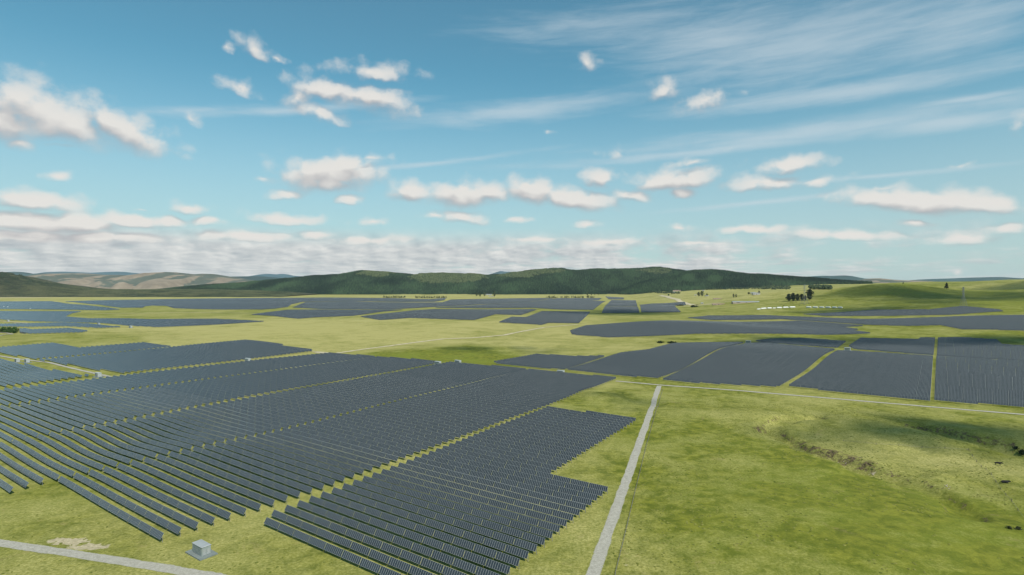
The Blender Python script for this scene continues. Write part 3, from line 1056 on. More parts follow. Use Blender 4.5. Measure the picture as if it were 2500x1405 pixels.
def jitter_grid(x0, x1, y0, y1, sp):
    gx = np.arange(x0, x1, sp)
    gy = np.arange(y0, y1, sp)
    X, Y = np.meshgrid(gx, gy)
    X = X + RNG.uniform(-.48, .48, X.shape) * sp
    Y = Y + RNG.uniform(-.48, .48, Y.shape) * sp
    return X.ravel(), Y.ravel()


def build_forests():
    con, bush = [], []
    for (o, zat, (x0, x1, df, dc, db)) in FOREST:
        x, y = jitter_grid(x0, x1, df, dc + 120, 12.5)
        y = np.clip(y, df, db - 1)
        z = zat(x, y)
        keep = z > hgt(x, y) + 1.5
        # drop what the ridge in front of it hides
        x, y, z = x[keep], y[keep], z[keep]
        u, w = pxx(x, y), pyy(y, z)
        clump = fbm(x / 300, y / 420, 71, 3)
        nat = np.zeros(len(x))
        for (cx_, cy_, rx_, ry_, k) in [(1090, 680, 95, 15, 1), (1045, 674, 40, 10, 1), (920, 670, 50, 9, .9), (1260, 672, 60, 10, .9), (1330, 664, 60, 8, .7), (1150, 675, 50, 8, .9), (1600, 664, 50, 10, .6)]:
            nat = np.maximum(nat, k * np.exp(-(((u - cx_) / rx_) ** 2 + ((w - cy_) / ry_) ** 2) ** 2))
        isn = (nat + (fbm(x / 60, y / 90, 77, 2) - .5) * .8) > .5
        lightp = np.zeros(len(x))
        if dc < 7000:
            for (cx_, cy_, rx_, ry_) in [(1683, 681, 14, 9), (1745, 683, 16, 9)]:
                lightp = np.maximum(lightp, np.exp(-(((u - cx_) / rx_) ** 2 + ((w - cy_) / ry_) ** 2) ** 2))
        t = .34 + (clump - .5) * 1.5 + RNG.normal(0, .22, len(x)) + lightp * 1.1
        con.append(np.column_stack([x, y, z, t])[~isn])
        bush.append(np.column_stack([x, y, z, RNG.uniform(.1, 1.0, len(x))])[isn])
    con, bush = np.concatenate(con), np.concatenate(bush)
    n = len(con)
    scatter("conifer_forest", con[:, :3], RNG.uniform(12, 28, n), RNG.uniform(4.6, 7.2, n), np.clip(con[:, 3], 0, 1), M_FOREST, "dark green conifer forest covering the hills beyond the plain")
    n = len(bush)
    scatter("native_forest", bush[:, :3], RNG.uniform(9, 22, n), RNG.uniform(7, 14, n), bush[:, 3], M_BUSH, "lighter olive native bush patches on the forested hilltops", "round")
    o, zat, (x0, x1, df, dc, db) = SCRUB
    x, y = jitter_grid(max(x0, -6200), x1, df, dc + 60, 11.0)
    z = zat(x, y)
    keep = (z > hgt(x, y) + 1.0) & (RNG.uniform(0, 1, len(x)) < .85)
    x, y, z = x[keep], y[keep], z[keep]
    u, w = pxx(x, y), pyy(y, z)
    up = sstep(z, 80, 150)
    big = up * sstep(fbm(x / 70, y / 90, 91, 2), .38, .55)
    hh = RNG.uniform(2.5, 6, len(x)) + big * RNG.uniform(6, 16, len(x))
    tt = np.clip(.55 + (fbm(x / 130, y / 60, 95, 3) - .5) * 1.6 - up * .35 - big * .3 + RNG.normal(0, .15, len(x)), 0, 1)
    scatter("hillside_scrub", np.column_stack([x, y, z]), hh, RNG.uniform(5, 8, len(x)) + big * 4, tt, M_SCRUB, "brown green scrub and bush on the low hill at the left edge", "round")
    # wood at the foot of the eastern hills and scrub along the forest edge
    pts = []
    for (a, b, ya, yb, n) in [(1975, 2030, 699, 706, 260), (1858, 1930, 700, 707, 240), (1640, 1900, 709, 704, 160), (1330, 1450, 716, 716, 120), (1580, 1660, 715, 717, 90), (470, 760, 716, 719, 150)]:
        for k in range(n):
            q = random.random()
            p = ground(a + (b - a) * q, ya + (yb - ya) * (q if n < 200 else random.random()) + random.uniform(-1.2, 1.2))
            pts.append((p.x, p.y, p.z))
    pts = np.array(pts)
    scatter("forest_edge_scrub", pts, RNG.uniform(6, 17, len(pts)), RNG.uniform(5, 10, len(pts)), RNG.uniform(0, .6, len(pts)), M_BUSH, "dark scrub and young trees along the forest's lower edge", "round")


build_forests()

# ------------------------------------------------------------------ solar arrays
RDIR = Vector((.812, -.584, 0)).normalized()          # along the rows
PDIR = Vector((-RDIR.y, RDIR.x, 0))                   # across the rows, away from the camera
PITCH = 7.57
TL, TG, TW = 11.8, .28, 3.05                            # table length, gap, width up the slope
TILT = R(57)
AXIS_H = 1.45 + TW / 2 * math.sin(TILT)
NM = 10

BLOCKS = [
    ("D", "in the block beside the straight gravel road", [(640, 1280), (643, 1274), (937, 1160), (1210, 1050), (1338, 1001), (1557, 1029), (1341, 1166), (1483, 1207), (1343, 1326), (1225, 1426), (1120, 1530)]),
    ("C", "in the strip behind the large grey cabin", [(98, 1190), (634, 1070), (925, 998), (1237, 920), (1290, 907.5), (1505, 928), (1335, 996), (1240, 1030), (937, 1144), (802, 1196), (622, 1256), (500, 1292), (389, 1327)]),
    ("B", "between the dotted gap and grass lane", [(17, 1089), (52, 1081), (311, 1033), (447, 1007), (612, 977), (1098, 889), (1288, 906), (1235, 918), (922, 996), (632, 1068), (95, 1188), (55, 1200), (-40, 1230), (-40, 1100)]),
    ("A", "in the strip beyond the wide grass lane", [(17, 997), (787, 893.5), (923, 875.5), (1085, 887), (600, 974), (474, 999), (320, 1028), (43, 1082), (-40, 1098), (-40, 1004)]),
    ("A0", "in the strip below the roadside cabin", [(17, 954), (640, 882), (805, 866), (919, 875), (783, 892.5), (13, 995), (-40, 1003), (-40, 960)]),
    ("L2a", "in the block above the curving gravel track", [(-40, 855), (0, 851), (123, 841), (197, 852), (346, 840), (425, 849), (345, 857), (88, 880), (0, 866), (-40, 860)]),
    ("L2b", "in the block left of the sandy path junction", [(348, 858), (430, 850), (600, 833.5), (693, 844), (687, 847), (769, 859), (600, 881), (297, 915), (177, 896), (92, 882)]),
    ("L3", "in the block below the curving gravel track", [(-40, 876), (0, 882), (218, 922), (110, 936), (0, 949), (-40, 954)]),
    ("M1", "in the thin wedge left of the middle cabin", [(1200, 888.5), (1310, 869), (1420, 874.5), (1479, 872.7), (1377, 906), (1277, 899)]),
    ("M2", "in the humped block right of the middle cabin", [(1381, 907), (1515, 866), (1584, 858), (1646, 842), (1818, 839), (1744, 860), (1661, 908), (1603, 928)]),
    ("M3", "in the block above the road corner", [(1615, 932), (1662, 910), (1751, 861), (1828, 842), (1860, 840), (2039, 857), (1901, 948), (1840, 946), (1700, 939)]),
    ("M3b", "in the narrow band above the road corner block", [(1845, 835), (1880, 831), (1957, 829), (2065, 837), (2044, 852), (1860, 838)]),
    ("M4", "in the block right of the hillside cabin", [(2072, 848), (2101, 829), (2243, 832), (2247, 828), (2283, 828), (2279, 871), (2086, 855)]),
    ("M5", "in the upper right corner block", [(2290, 828), (2344, 827), (2434, 833), (2447, 845), (2540, 850), (2540, 888), (2287, 872)]),
    ("M6", "in the block below the hillside cabin", [(1925, 947), (2044, 861), (2090, 862), (2278, 874.5), (2270, 984), (2150, 973)]),
    ("M7", "in the lower right corner block", [(2286, 875), (2540, 890), (2540, 1003), (2500, 999), (2281, 982)]),
    ("F1", "", [(-20, 738), (125, 737), (156, 742), (213, 747), (294, 757), (256, 759), (128, 757), (-20, 756)]),
    ("F2", "", [(-20, 762), (199, 762), (176, 767), (159, 775), (213, 780), (300, 780), (364, 782), (525, 781), (645, 787), (538, 794), (384, 801), (307, 797), (235, 790), (138, 788), (75, 786), (-20, 781)]),
    ("F3", "", [(-20, 794), (80, 792), (156, 790), (228, 794), (294, 801), (242, 803), (156, 798.5), (78, 800), (-20, 799)]),
    ("F4", "", [(48, 804), (80, 807), (164, 804), (213, 811), (199, 814), (71, 817), (48, 816)]),
    ("F5", "", [(159, 737.4), (282, 734), (460, 731), (640, 729), (800, 728), (930, 729), (1050, 732), (1090, 729), (1085, 734), (1060, 738), (980, 738.5), (900, 737), (800, 737.5), (740, 738), (712, 744), (702, 751), (672, 755), (640, 757), (538, 757), (425, 754), (410, 749), (372, 747), (348, 753), (297, 753), (240, 745)]),
    ("F6a", "", [(745, 739.5), (860, 738), (1000, 740.5), (1080, 740), (1100, 733), (1200, 731), (1330, 729), (1350, 730), (1290, 738), (1180, 744), (1040, 752), (950, 757), (850, 756.5), (780, 756), (714, 752)]),
    ("F6b", "", [(1300, 738), (1362, 729.5), (1436, 729.5), (1469, 729), (1462, 734), (1436, 735), (1478, 737), (1470, 741), (1448, 758), (1366, 757), (1300, 753), (1190, 754), (1060, 753), (1190, 745)]),
    ("F7a", "", [(613, 770), (702, 758.5), (780, 758), (900, 759), (985, 758), (930, 763), (860, 773), (764, 777), (728, 780), (667, 773)]),
    ("F7b", "", [(880, 775), (1010, 760), (1060, 757), (1190, 757.5), (1300, 757), (1310, 758), (1272, 771), (1210, 769), (1158, 783), (1000, 778), (928, 783)]),
    ("F8", "", [(1218, 789), (1249, 776), (1284, 777), (1323, 762), (1441, 763.5), (1413, 791), (1340, 790), (1323, 795)]),
    ("F9", "", [(1493, 734), (1552, 735), (1556, 749), (1477, 749)]),
    ("F9b", "", [(1476, 750.5), (1557, 750.5), (1561, 765), (1469, 766)]),
    ("F10", "", [(1563, 747.6), (1643, 747.6), (1662, 763.6), (1566, 764.4)]),
    ("F11", "", [(1594, 743), (1672, 739), (1675, 746), (1560, 746.5)]),
    ("F12", "", [(1478, 725), (1523, 728), (1523, 732), (1486, 732)]),
    ("R1", "", [(1392, 810), (1431, 797.6), (1559, 788.6), (1623, 786), (1840, 788.6), (1950, 786), (2111, 798), (2050, 801), (2096, 806.5), (2080, 810), (2126, 816), (2009, 820), (1860, 817), (1700, 817), (1584, 823), (1487, 826), (1397, 819)]),
    ("R2", "", [(1679, 778), (1728, 773), (1860, 772), (2116, 782), (2300, 777), (2540, 772), (2540, 811), (2347, 806), (2296, 796), (2219, 798), (2116, 795), (1988, 786), (1911, 781), (1738, 783)]),
    ("R3", "", [(1962, 769), (2142, 758), (2270, 758), (2352, 750), (2439, 758), (2449, 762), (2334, 770), (2167, 773), (2014, 773)]),
]

ORD = ["", "first", "second", "third", "fourth", "fifth", "sixth", "seventh", "eighth", "ninth", "tenth", "eleventh", "twelfth", "thirteenth", "fourteenth", "fifteenth", "sixteenth", "seventeenth", "eighteenth", "nineteenth"]
TENS = ["", "", "twenty", "thirty", "forty", "fifty", "sixty", "seventy", "eighty", "ninety"]


def ordinal(n):
    if n < 20:
        return ORD[n]
    if n >= 100:
        return "hundred-and-" + ordinal(n - 100) if n > 100 else "hundredth"
    tn, u = divmod(n, 10)
    return TENS[tn][:-1] + "ieth" if u == 0 else TENS[tn] + "-" + ORD[u]


def cut_rows():
    rows_ = []
    for (bid, where, poly) in BLOCKS:
        w = [ground(px, py) for (px, py) in poly]
        al = np.array([p.dot(RDIR) - p.z * 0 for p in w])
        ac = np.array([p.dot(PDIR) for p in w])
        far_block = where == ""
        n0, n1 = math.ceil(ac.min() / PITCH), math.floor(ac.max() / PITCH)
        idx = 0
        for n in range(n0, n1 + 1):
            c = n * PITCH
            hits = []
            for i in range(len(w)):
                j = (i + 1) % len(w)
                a, b = ac[i], ac[j]
                if (a <= c) != (b <= c):
                    hits.append(al[i] + (al[j] - al[i]) * (c - a) / (b - a))
            hits.sort()
            got = False
            segs = []
            for a, b in zip(hits[::2], hits[1::2]):
                if b - a < (30 if bid in 'ABCDA0' else TL * .9 if not far_block else 8):
                    continue
                segs.append((a, b))
                got = True
            if got:
                idx += 1
            for si, (a, b) in enumerate(segs):
                rows_.append(dict(block=bid, where=where, c=c, a=a, b=b, idx=idx, seg=si, nseg=len(segs)))
    return rows_


def row_frames(row, tl, tg):
    """table centres and axes along one row, following the ground"""
    n = max(1, int(round((row['b'] - row['a'] + tg) / (tl + tg))))
    if tl < 20:
        ln = (row['b'] - row['a'] + tg) / n - tg          # tables are cut to fill the row exactly
        start = row['a']
    else:
        ln = (row['b'] - row['a']) / n
        tg = 0
        start = row['a']
    e0 = start + np.arange(n) * (ln + tg)
    e1 = e0 + ln
    base = PDIR * row['c']
    p0 = np.stack([base.x + RDIR.x * e0, base.y + RDIR.y * e0], -1)
    p1 = np.stack([base.x + RDIR.x * e1, base.y + RDIR.y * e1], -1)
    z0, z1 = hgt(p0[:, 0], p0[:, 1]), hgt(p1[:, 0], p1[:, 1])
    # neighbouring tables meet on a shared tube height
    P0 = np.column_stack([p0, z0 + AXIS_H])
    P1 = np.column_stack([p1, z1 + AXIS_H])
    return P0, P1, n


def axes_for(P0, P1):
    a = P1 - P0
    a = a / np.linalg.norm(a, axis=1, keepdims=True)
    u0 = np.array([PDIR.x * math.cos(TILT), PDIR.y * math.cos(TILT), math.sin(TILT)])
    u = u0[None] - (a @ u0)[:, None] * a
    u = u / np.linalg.norm(u, axis=1, keepdims=True)
    n = np.cross(a, u)
    return a, u, n


def table_mesh():
    """ten framed modules side by side on one rigid table, glass set back inside each frame"""
    L, W, Tk = TL, TW, .05
    v, f, mi = [], [], []

    def quad(pts, m):
        b = len(v)
        v.extend(pts)
        f.append((b, b + 1, b + 2, b + 3))
        mi.append(m)
    mw = L / NM
    fr, dp = .055, .018
    vid = {}

    def vert(p):
        k = tuple(round(c, 4) for c in p)
        if k not in vid:
            vid[k] = len(v)
            v.append(k)
        return vid[k]

    def q(p, m):
        f.append(tuple(vert(x) for x in p))
        mi.append(m)
    for k in range(NM):
        x0, x1 = -L / 2 + k * mw, -L / 2 + (k + 1) * mw
        y0, y1 = -W / 2, W / 2
        a0, a1, b0, b1 = x0 + fr, x1 - fr, y0 + fr, y1 - fr
        o = [(x0, y0, 0), (x1, y0, 0), (x1, y1, 0), (x0, y1, 0)]
        i = [(a0, b0, 0), (a1, b0, 0), (a1, b1, 0), (a0, b1, 0)]
        g = [(a0, b0, -dp), (a1, b0, -dp), (a1, b1, -dp), (a0, b1, -dp)]
        for s in range(4):
            e = (s + 1) % 4
            q([o[s], o[e], i[e], i[s]], 1)
            q([i[s], i[e], g[e], g[s]], 1)
        q(g, 0)
        lo = [(p[0], p[1], -Tk) for p in o]
        q([lo[3], lo[2], lo[1], lo[0]], 2)
        q([o[1], o[0], lo[0], lo[1]], 1)
        q([o[3], o[2], lo[2], lo[3]], 1)
        if k == 0:
            q([o[0], o[3], lo[3], lo[0]], 1)
        if k == NM - 1:
            q([o[2], o[1], lo[1], lo[2]], 1)
    me = bpy.data.meshes.new("panel_table")
    me.from_pydata(v, [], f)
    for m in (M_GLASS, M_FRAME, M_BACK):
        me.materials.append(m)
    me.polygons.foreach_set("material_index", mi)
    me.update()
    return me


def post_mesh():
    mb = MB()
    hgt_ = AXIS_H + .25
    mb.box((0, 0, hgt_ / 2 - .25), (.20, .14, hgt_))
    return mb.mesh("post", M_STEEL)


def slabs(P0, P1, a, u, n, tk=.06):
    """one slab per table as arrays: corners, faces, material index, uv in modules"""
    N = len(P0)
    w = TW / 2
    top = n * 0
    c = [P0 - u * w, P1 - u * w, P1 + u * w, P0 + u * w]
    lo = [p - n * tk for p in c]
    v = np.stack(c + lo, 1).reshape(-1, 3)
    q = np.array([(0, 1, 2, 3), (7, 6, 5, 4), (1, 0, 4, 5), (3, 2, 6, 7), (0, 3, 7, 4), (2, 1, 5, 6)])
    f = (q[None] + (np.arange(N) * 8)[:, None, None]).reshape(-1, 4)
    mi = np.tile([0, 1, 1, 1, 1, 1], N)
    ln = np.linalg.norm(P1 - P0, axis=1) / (TL / NM)
    uv = np.zeros((N, 6, 4, 2))
    uv[:, 0, 1, 0] = ln
    uv[:, 0, 2, 0] = ln
    uv[:, 0, 2, 1] = 1
    uv[:, 0, 3, 1] = 1
    return v, f, mi, uv.reshape(-1, 2)


def build_arrays():
    rows_ = cut_rows()
    for r in rows_:
        mid = PDIR * r['c'] + RDIR * ((r['a'] + r['b']) / 2)
        A = PDIR * r['c'] + RDIR * r['a']
        B = PDIR * r['c'] + RDIR * r['b']
        r['D'] = mid.y
        # length in view
        ts = np.linspace(0, 1, 24)
        xs, ys = A.x + (B.x - A.x) * ts, A.y + (B.y - A.y) * ts
        z = hgt(xs, ys) + 2
        u, w = pxx(xs, ys), pyy(ys, z)
        ok = (u[1:] > 0) & (u[1:] < 2500) & (w[1:] < 1405)
        r['area'] = float((np.abs(np.diff(u)) * (2.2 * F / ys[1:]) * ok).sum())
    named = [r for r in rows_ if r['where'] and r['area'] > 0]
    named.sort(key=lambda r: -r['area'])
    chosen = named[:300]
    picked = {id(r) for r in chosen}
    tmesh, pmesh = table_mesh(), post_mesh()
    up = Vector((0, 0, 1))
    for r in sorted(chosen, key=lambda r: (r['block'], r['idx'], r['seg'])):
        P0, P1, n = row_frames(r, TL, TG)
        a, u, nn = axes_for(P0, P1)
        root_loc = Vector(P0[0]) - Vector((0, 0, AXIS_H))
        root = empty("solar_tracker", root_loc)
        tag(root, "%s panel row from the front %s" % (ordinal(r['idx']), r['where']) if r['nseg'] == 1 else
            "%s panel row from the front, piece %s, %s" % (ordinal(r['idx']), ORD[r['seg'] + 1], r['where']), "solar panels", "tracker rows of the solar farm")
        mids = (P0 + P1) / 2
        for k in range(n):
            o = bpy.data.objects.new("panel_table", tmesh)
            m = Matrix.Identity(4)
            sx = float(np.linalg.norm(P1[k] - P0[k])) / TL
            for i in range(3):
                m[i][0], m[i][1], m[i][2] = a[k][i] * sx, u[k][i], nn[k][i]
            p = Vector(mids[k]) + Vector(nn[k]) * .16 - root_loc
            m[0][3], m[1][3], m[2][3] = p
            link(o, root)
            o.matrix_basis = m
        ends = np.concatenate([P0[:1], (P1[:-1] + P0[1:]) / 2, P1[-1:]])
        mb = MB()
        mb.path([Vector(e) - root_loc for e in ends], [.075] * len(ends), 4)
        mb.build("torque_tube", M_STEEL, root)
        if r['D'] < 430:
            for e in ends:
                o = bpy.data.objects.new("post", pmesh)
                link(o, root)
                o.location = Vector(e) - root_loc - Vector((0, 0, AXIS_H))
                o.rotation_euler = (0, 0, math.atan2(RDIR.y, RDIR.x))
        else:
            mb = MB()
            for e in ends:
                q = Vector(e) - root_loc - Vector((0, 0, AXIS_H / 2 + .1))
                mb.box(q, (.18, .14, AXIS_H + .3))
            tag(mb.build("support_posts", M_STEEL, root), kind="stuff")
    # everything farther off, one mass
    V, Fc, MI, UV = [], [], [], []
    off = 0
    pv = []
    for r in rows_:
        if id(r) in picked or (r['where'] and r['area'] <= 0):
            continue
        near = r['D'] < 1450
        P0, P1, n = row_frames(r, TL if near else 34.0, TG)
        a, u, nn = axes_for(P0, P1)
        v, f, mi, uv = slabs(P0, P1, a, u, nn)
        V.append(v)
        Fc.append(f + off)
        MI.append(mi)
        UV.append(uv)
        off += len(v)
        if near:
            pv.append((P0 + P1) / 2)
    if pv:
        c = np.concatenate(pv)
        box = np.array([(-1, -1, -1), (1, -1, -1), (1, 1, -1), (-1, 1, -1), (-1, -1, 0), (1, -1, 0), (1, 1, 0), (-1, 1, 0)]) * np.array([.1, .08, AXIS_H + .2])
        v = (c[:, None] + box[None]).reshape(-1, 3)
        q = np.array([(0, 1, 5, 4), (1, 2, 6, 5), (2, 3, 7, 6), (3, 0, 4, 7)])
        f = (q[None] + (np.arange(len(c)) * 8)[:, None, None]).reshape(-1, 4)
        V.append(v)
        Fc.append(f + off)
        MI.append(np.full(len(f), 1))
        UV.append(np.zeros((len(f) * 4, 2)))
        off += len(v)
    me = mesh_np("solar_panels", np.concatenate(V), np.concatenate(Fc), [M_TILED, M_BACK], np.concatenate(MI), uv=np.concatenate(UV))
    o = link(bpy.data.objects.new("distant_solar_panels", me))
    tag(o, "blue grey panel blocks spread over the plain behind the nearer rows", kind="stuff")
    print("ROWS", len(rows_), "named", len(named), "far verts", off, "chosen Dmax", max(r['D'] for r in chosen))


build_arrays()


# ------------------------------------------------------------------ inverter cabins
ROWANG = math.atan2(RDIR.y, RDIR.x)


def make_cabin(wall, top):
    root = empty("inverter_cabin", (0, 0, 0))
    mb = MB()
    mb.box((0, 0, .15), (13.2, 7.8, .7))
    mb.build("concrete_pad", M_PAD, root)
    mb = MB()
    L, Wd, Hh, z0 = 8.6, 3.9, 3.75, .5
    mb.box((0, 0, z0 + Hh / 2), (L, Wd, Hh))
    body = mb.build("body", wall, root)
    bv = body.modifiers.new("edge", 'BEVEL')
    bv.width, bv.segments = .06, 1
    # corrugation ribs on the near end and the far end
    for sx in (1, -1):
        for k in range(7):
            mb = MB()
            mb.box((sx * (L / 2 + .03), -Wd / 2 + .35 + k * (Wd - .7) / 6, z0 + Hh / 2), (.06, .10, Hh - .5))
            mb.build("wall_rib", wall, body)
    mb = MB()
    b = len(mb.v)
    ov, zt, rise = .18, z0 + Hh, .32
    lx, ly = L / 2 + ov, Wd / 2 + ov
    mb.v += [(-lx, -ly, zt), (lx, -ly, zt), (lx, ly, zt), (-lx, ly, zt), (-lx, -ly, zt + .12), (lx, -ly, zt + .12), (lx, ly, zt + .12), (-lx, ly, zt + .12),
             (-lx * .93, -ly * .5, zt + rise), (lx * .93, -ly * .5, zt + rise), (lx * .93, ly * .5, zt + rise), (-lx * .93, ly * .5, zt + rise)]
    mb.f += [(0, 3, 2, 1), (0, 1, 5, 4), (1, 2, 6, 5), (2, 3, 7, 6), (3, 0, 4, 7), (4, 5, 9, 8), (5, 6, 10, 9), (6, 7, 11, 10), (7, 4, 8, 11), (8, 9, 10, 11)]
    mb.build("roof", top, root)
    # louvred openings on the long front face, in two rows
    for k in range(4):
        for j in range(2):
            mb = MB()
            cx_ = -L / 2 + 1.55 + k * 1.72
            cz = z0 + .95 + j * 1.62
            mb.box((cx_, -Wd / 2 - .02, cz), (1.42, .07, 1.34))
            lv = mb.build("louvre_panel", M_CABIN_DARK, root)
            for s in range(5):
                mb = MB()
                mb.box((cx_, -Wd / 2 - .075, cz - .54 + s * .27), (1.36, .06, .09), Matrix.Rotation(R(35), 3, 'X'))
                mb.build("slat", wall, lv)
    for k in range(2):
        mb = MB()
        mb.box((L / 2 + .05, -.82 + k * 1.64, z0 + 1.45), (.07, 1.30, 2.5))
        dr = mb.build("door", top, root)
        mb = MB()
        mb.box((L / 2 + .11, -.82 + k * 1.64 + (.45 if k == 0 else -.45), z0 + 1.4), (.06, .08, .28))
        mb.build("handle", M_CABIN_DARK, dr)
    return root


CABINS = [
    (492, 1352, "grey inverter cabin on a concrete pad before the front panel rows"),
    (240, 921, "pale inverter cabin at the end of the curving gravel track"),
    (42, 885, "left of two pale cabins beside the curving gravel track"),
    (66, 886, "right of two pale cabins beside the curving gravel track"),
    (1118, 889, "pale cabin half hidden behind the top edge of the long block"),
    (1369, 915, "pale cabin between the long block and the humped block"),
    (1827, 839, "pale cabin on the crest of the humped panel block"),
    (2069, 857, "pale cabin at the grass lane crossing on the right hillside"),
    (241, 794, "small far cabin beside the thin panel strip left of centre"),
    (319, 801, "small far cabin alone on the pale grass below a panel strip"),
    (9, 751, "tiny far cabin at the left picture edge, left of a pair"),
    (19, 752, "tiny far cabin at the left picture edge, right of a pair"),
    (74, 756, "tiny far cabin inside the farthest left panel block"),
    (20, 786, "tiny far cabin on the pale track at the left edge"),
    (605, 884, "low cabin in the grass lane left of the sandy path junction"),
    (1069, 892, "low cabin at the top of the wide grass lane"),
]


def build_cabins():
    near, far = make_cabin(M_CABIN, M_CABIN_ROOF), make_cabin(M_CABIN_PALE, M_CABIN_PALE)
    for i, (px, py, lab) in enumerate(CABINS):
        o = near if i == 0 else far if i == 1 else copy_tree(far, None, 1)      # the far ones are too small to show slats
        if i:
            o.scale = (1.1, 1.1, 1.25)
        g = ground(px, py)
        o.location = (g.x, g.y, g.z + .05)
        o.rotation_euler = (0, 0, ROWANG)
        tag(o, lab, "cabin", "inverter cabins of the solar farm")


build_cabins()


# ------------------------------------------------------------------ fences
def fence(pxpts, spacing, label, posth=1.25, wires=(0.35, .7, 1.05), pr=.09, wr=.022):
    pts = [ground(px, py) for (px, py) in pxpts]
    line = []
    for a, b in zip(pts[:-1], pts[1:]):
        n = max(1, int((b - a).length / spacing))
        for k in range(n):
            line.append(a.lerp(b, k / n))
    line.append(pts[-1])
    z = hgt(np.array([p.x for p in line]), np.array([p.y for p in line]))
    root = empty("wire_fence", (line[0].x, line[0].y, float(z[0])))
    org = Vector(root.location)
    mb = MB()
    mb.bar((0, 0, -.3), (0, 0, posth), pr, pr * .9, 6)
    pm = mb.mesh("post", M_WOOD)
    for p, zz in zip(line, z):
        o = bpy.data.objects.new("post", pm)
        link(o, root)
        o.location = Vector((p.x, p.y, float(zz))) - org
        o.rotation_euler = (random.uniform(-.05, .05), random.uniform(-.05, .05), random.uniform(0, 3))
    for w in wires:
        mb = MB()
        mb.path([Vector((p.x, p.y, float(zz) + w)) - org for p, zz in zip(line, z)], [wr] * len(line), 4)
        mb.build("wire", M_WIRE, root)
    tag(root, label, "fence", "wire fences in the near paddock")
    return root


fence([(1497, 1440), (1503, 1400), (1530, 1290), (1556, 1180), (1578, 1090), (1600, 1010), (1618, 952)], 4.0, "wire fence running along the straight gravel road", pr=.14, wr=.04)
fence([(2060, 1078), (2139, 1086), (2251, 1094), (2364, 1100), (2374, 1115), (2420, 1160), (2470, 1225), (2520, 1290)], 13.0, "sparse wire fence across the rough paddock by the gully", 1.5, pr=.16)


# ------------------------------------------------------------------ trees and shrubs
def crown_mesh(name, w, h, n, mat, shape="round", seed=0, leaf=1.0, base=0.0):
    """many small leaf clumps spread through the crown's volume"""
    rg = np.random.default_rng(seed)
    u = rg.uniform(0, 1, n) ** .6
    th = rg.uniform(0, 6.283, n)
    q = rg.uniform(0, 1, n)
    if shape == "cone":
        prof = (1 - q) ** .8 * (.85 + .25 * np.sin(q * 22))
    else:
        prof = np.sqrt(np.clip(1 - (2 * q - 1) ** 2, 0.02, 1)) * (.75 + .35 * np.sin(th * 3 + q * 5 + seed))
    r = u * prof * w / 2
    c = np.stack([np.cos(th) * r, np.sin(th) * r, base + q * h], -1)
    s = leaf * rg.uniform(.6, 1.3, n)
    nv = 4
    d = rg.normal(0, 1, (n, nv, 3))
    d /= np.linalg.norm(d, axis=2, keepdims=True)
    v = c[:, None] + d * s[:, None, None]
    tri = np.array([(0, 1, 2), (0, 2, 3), (0, 3, 1), (1, 3, 2)])
    f = (tri[None] + (np.arange(n) * nv)[:, None, None]).reshape(-1, 3)
    me = mesh_np(name, v.reshape(-1, 3), f, [mat])
    at = me.attributes.new("tint", 'FLOAT', 'POINT')
    at.data.foreach_set("value", np.repeat(np.clip(rg.normal(.45, .25, n), 0, 1), nv).astype(np.float32))
    return me


def tree(px, py, w, h, label, mat, name="tree", shape="round", n=420, group=None, cat="tree", seed=None, trunk=.18):
    g = ground(px, py)
    root = empty(name, (g.x, g.y, g.z))
    seed = seed if seed is not None else int(px * 7 + py)
    mb = MB()
    th = h * trunk
    mb.path([(0, 0, -.5), (0, 0, th), (w * .03, 0, h * .75)], [h * .03, h * .022, h * .006], 6)
    for k in range(4):
        an = k * 1.7 + seed
        mb.path([(0, 0, th + k * h * .12), (math.cos(an) * w * .28, math.sin(an) * w * .28, th + h * .2 + k * h * .12)], [h * .012, h * .004], 4)
    mb.build("trunk", M_BARK, root)
    me = crown_mesh("crown", w, h * (1 - trunk * .7), n, mat, shape, seed, leaf=max(w, h) * .075, base=h * trunk * .7)
    link(bpy.data.objects.new("crown", me), root)
    tag(root, label, cat, group)
    return root


def shrub(px, py, w, h, label, mat, n=160, group=None):
    g = ground(px, py)
    root = empty("shrub", (g.x, g.y, g.z))
    mb = MB()
    for k in range(5):
        an = k * 1.257
        mb.path([(0, 0, -.2), (math.cos(an) * w * .12, math.sin(an) * w * .12, h * .4), (math.cos(an) * w * .3, math.sin(an) * w * .3, h * .75)], [h * .03, h * .02, h * .008], 4)
    mb.build("stem", M_BARK, root)
    me = crown_mesh("foliage", w, h, n, mat, "round", int(px + py), leaf=max(w, h) * .09, base=0)
    link(bpy.data.objects.new("foliage", me), root)
    tag(root, label, "shrub", group)
    return root


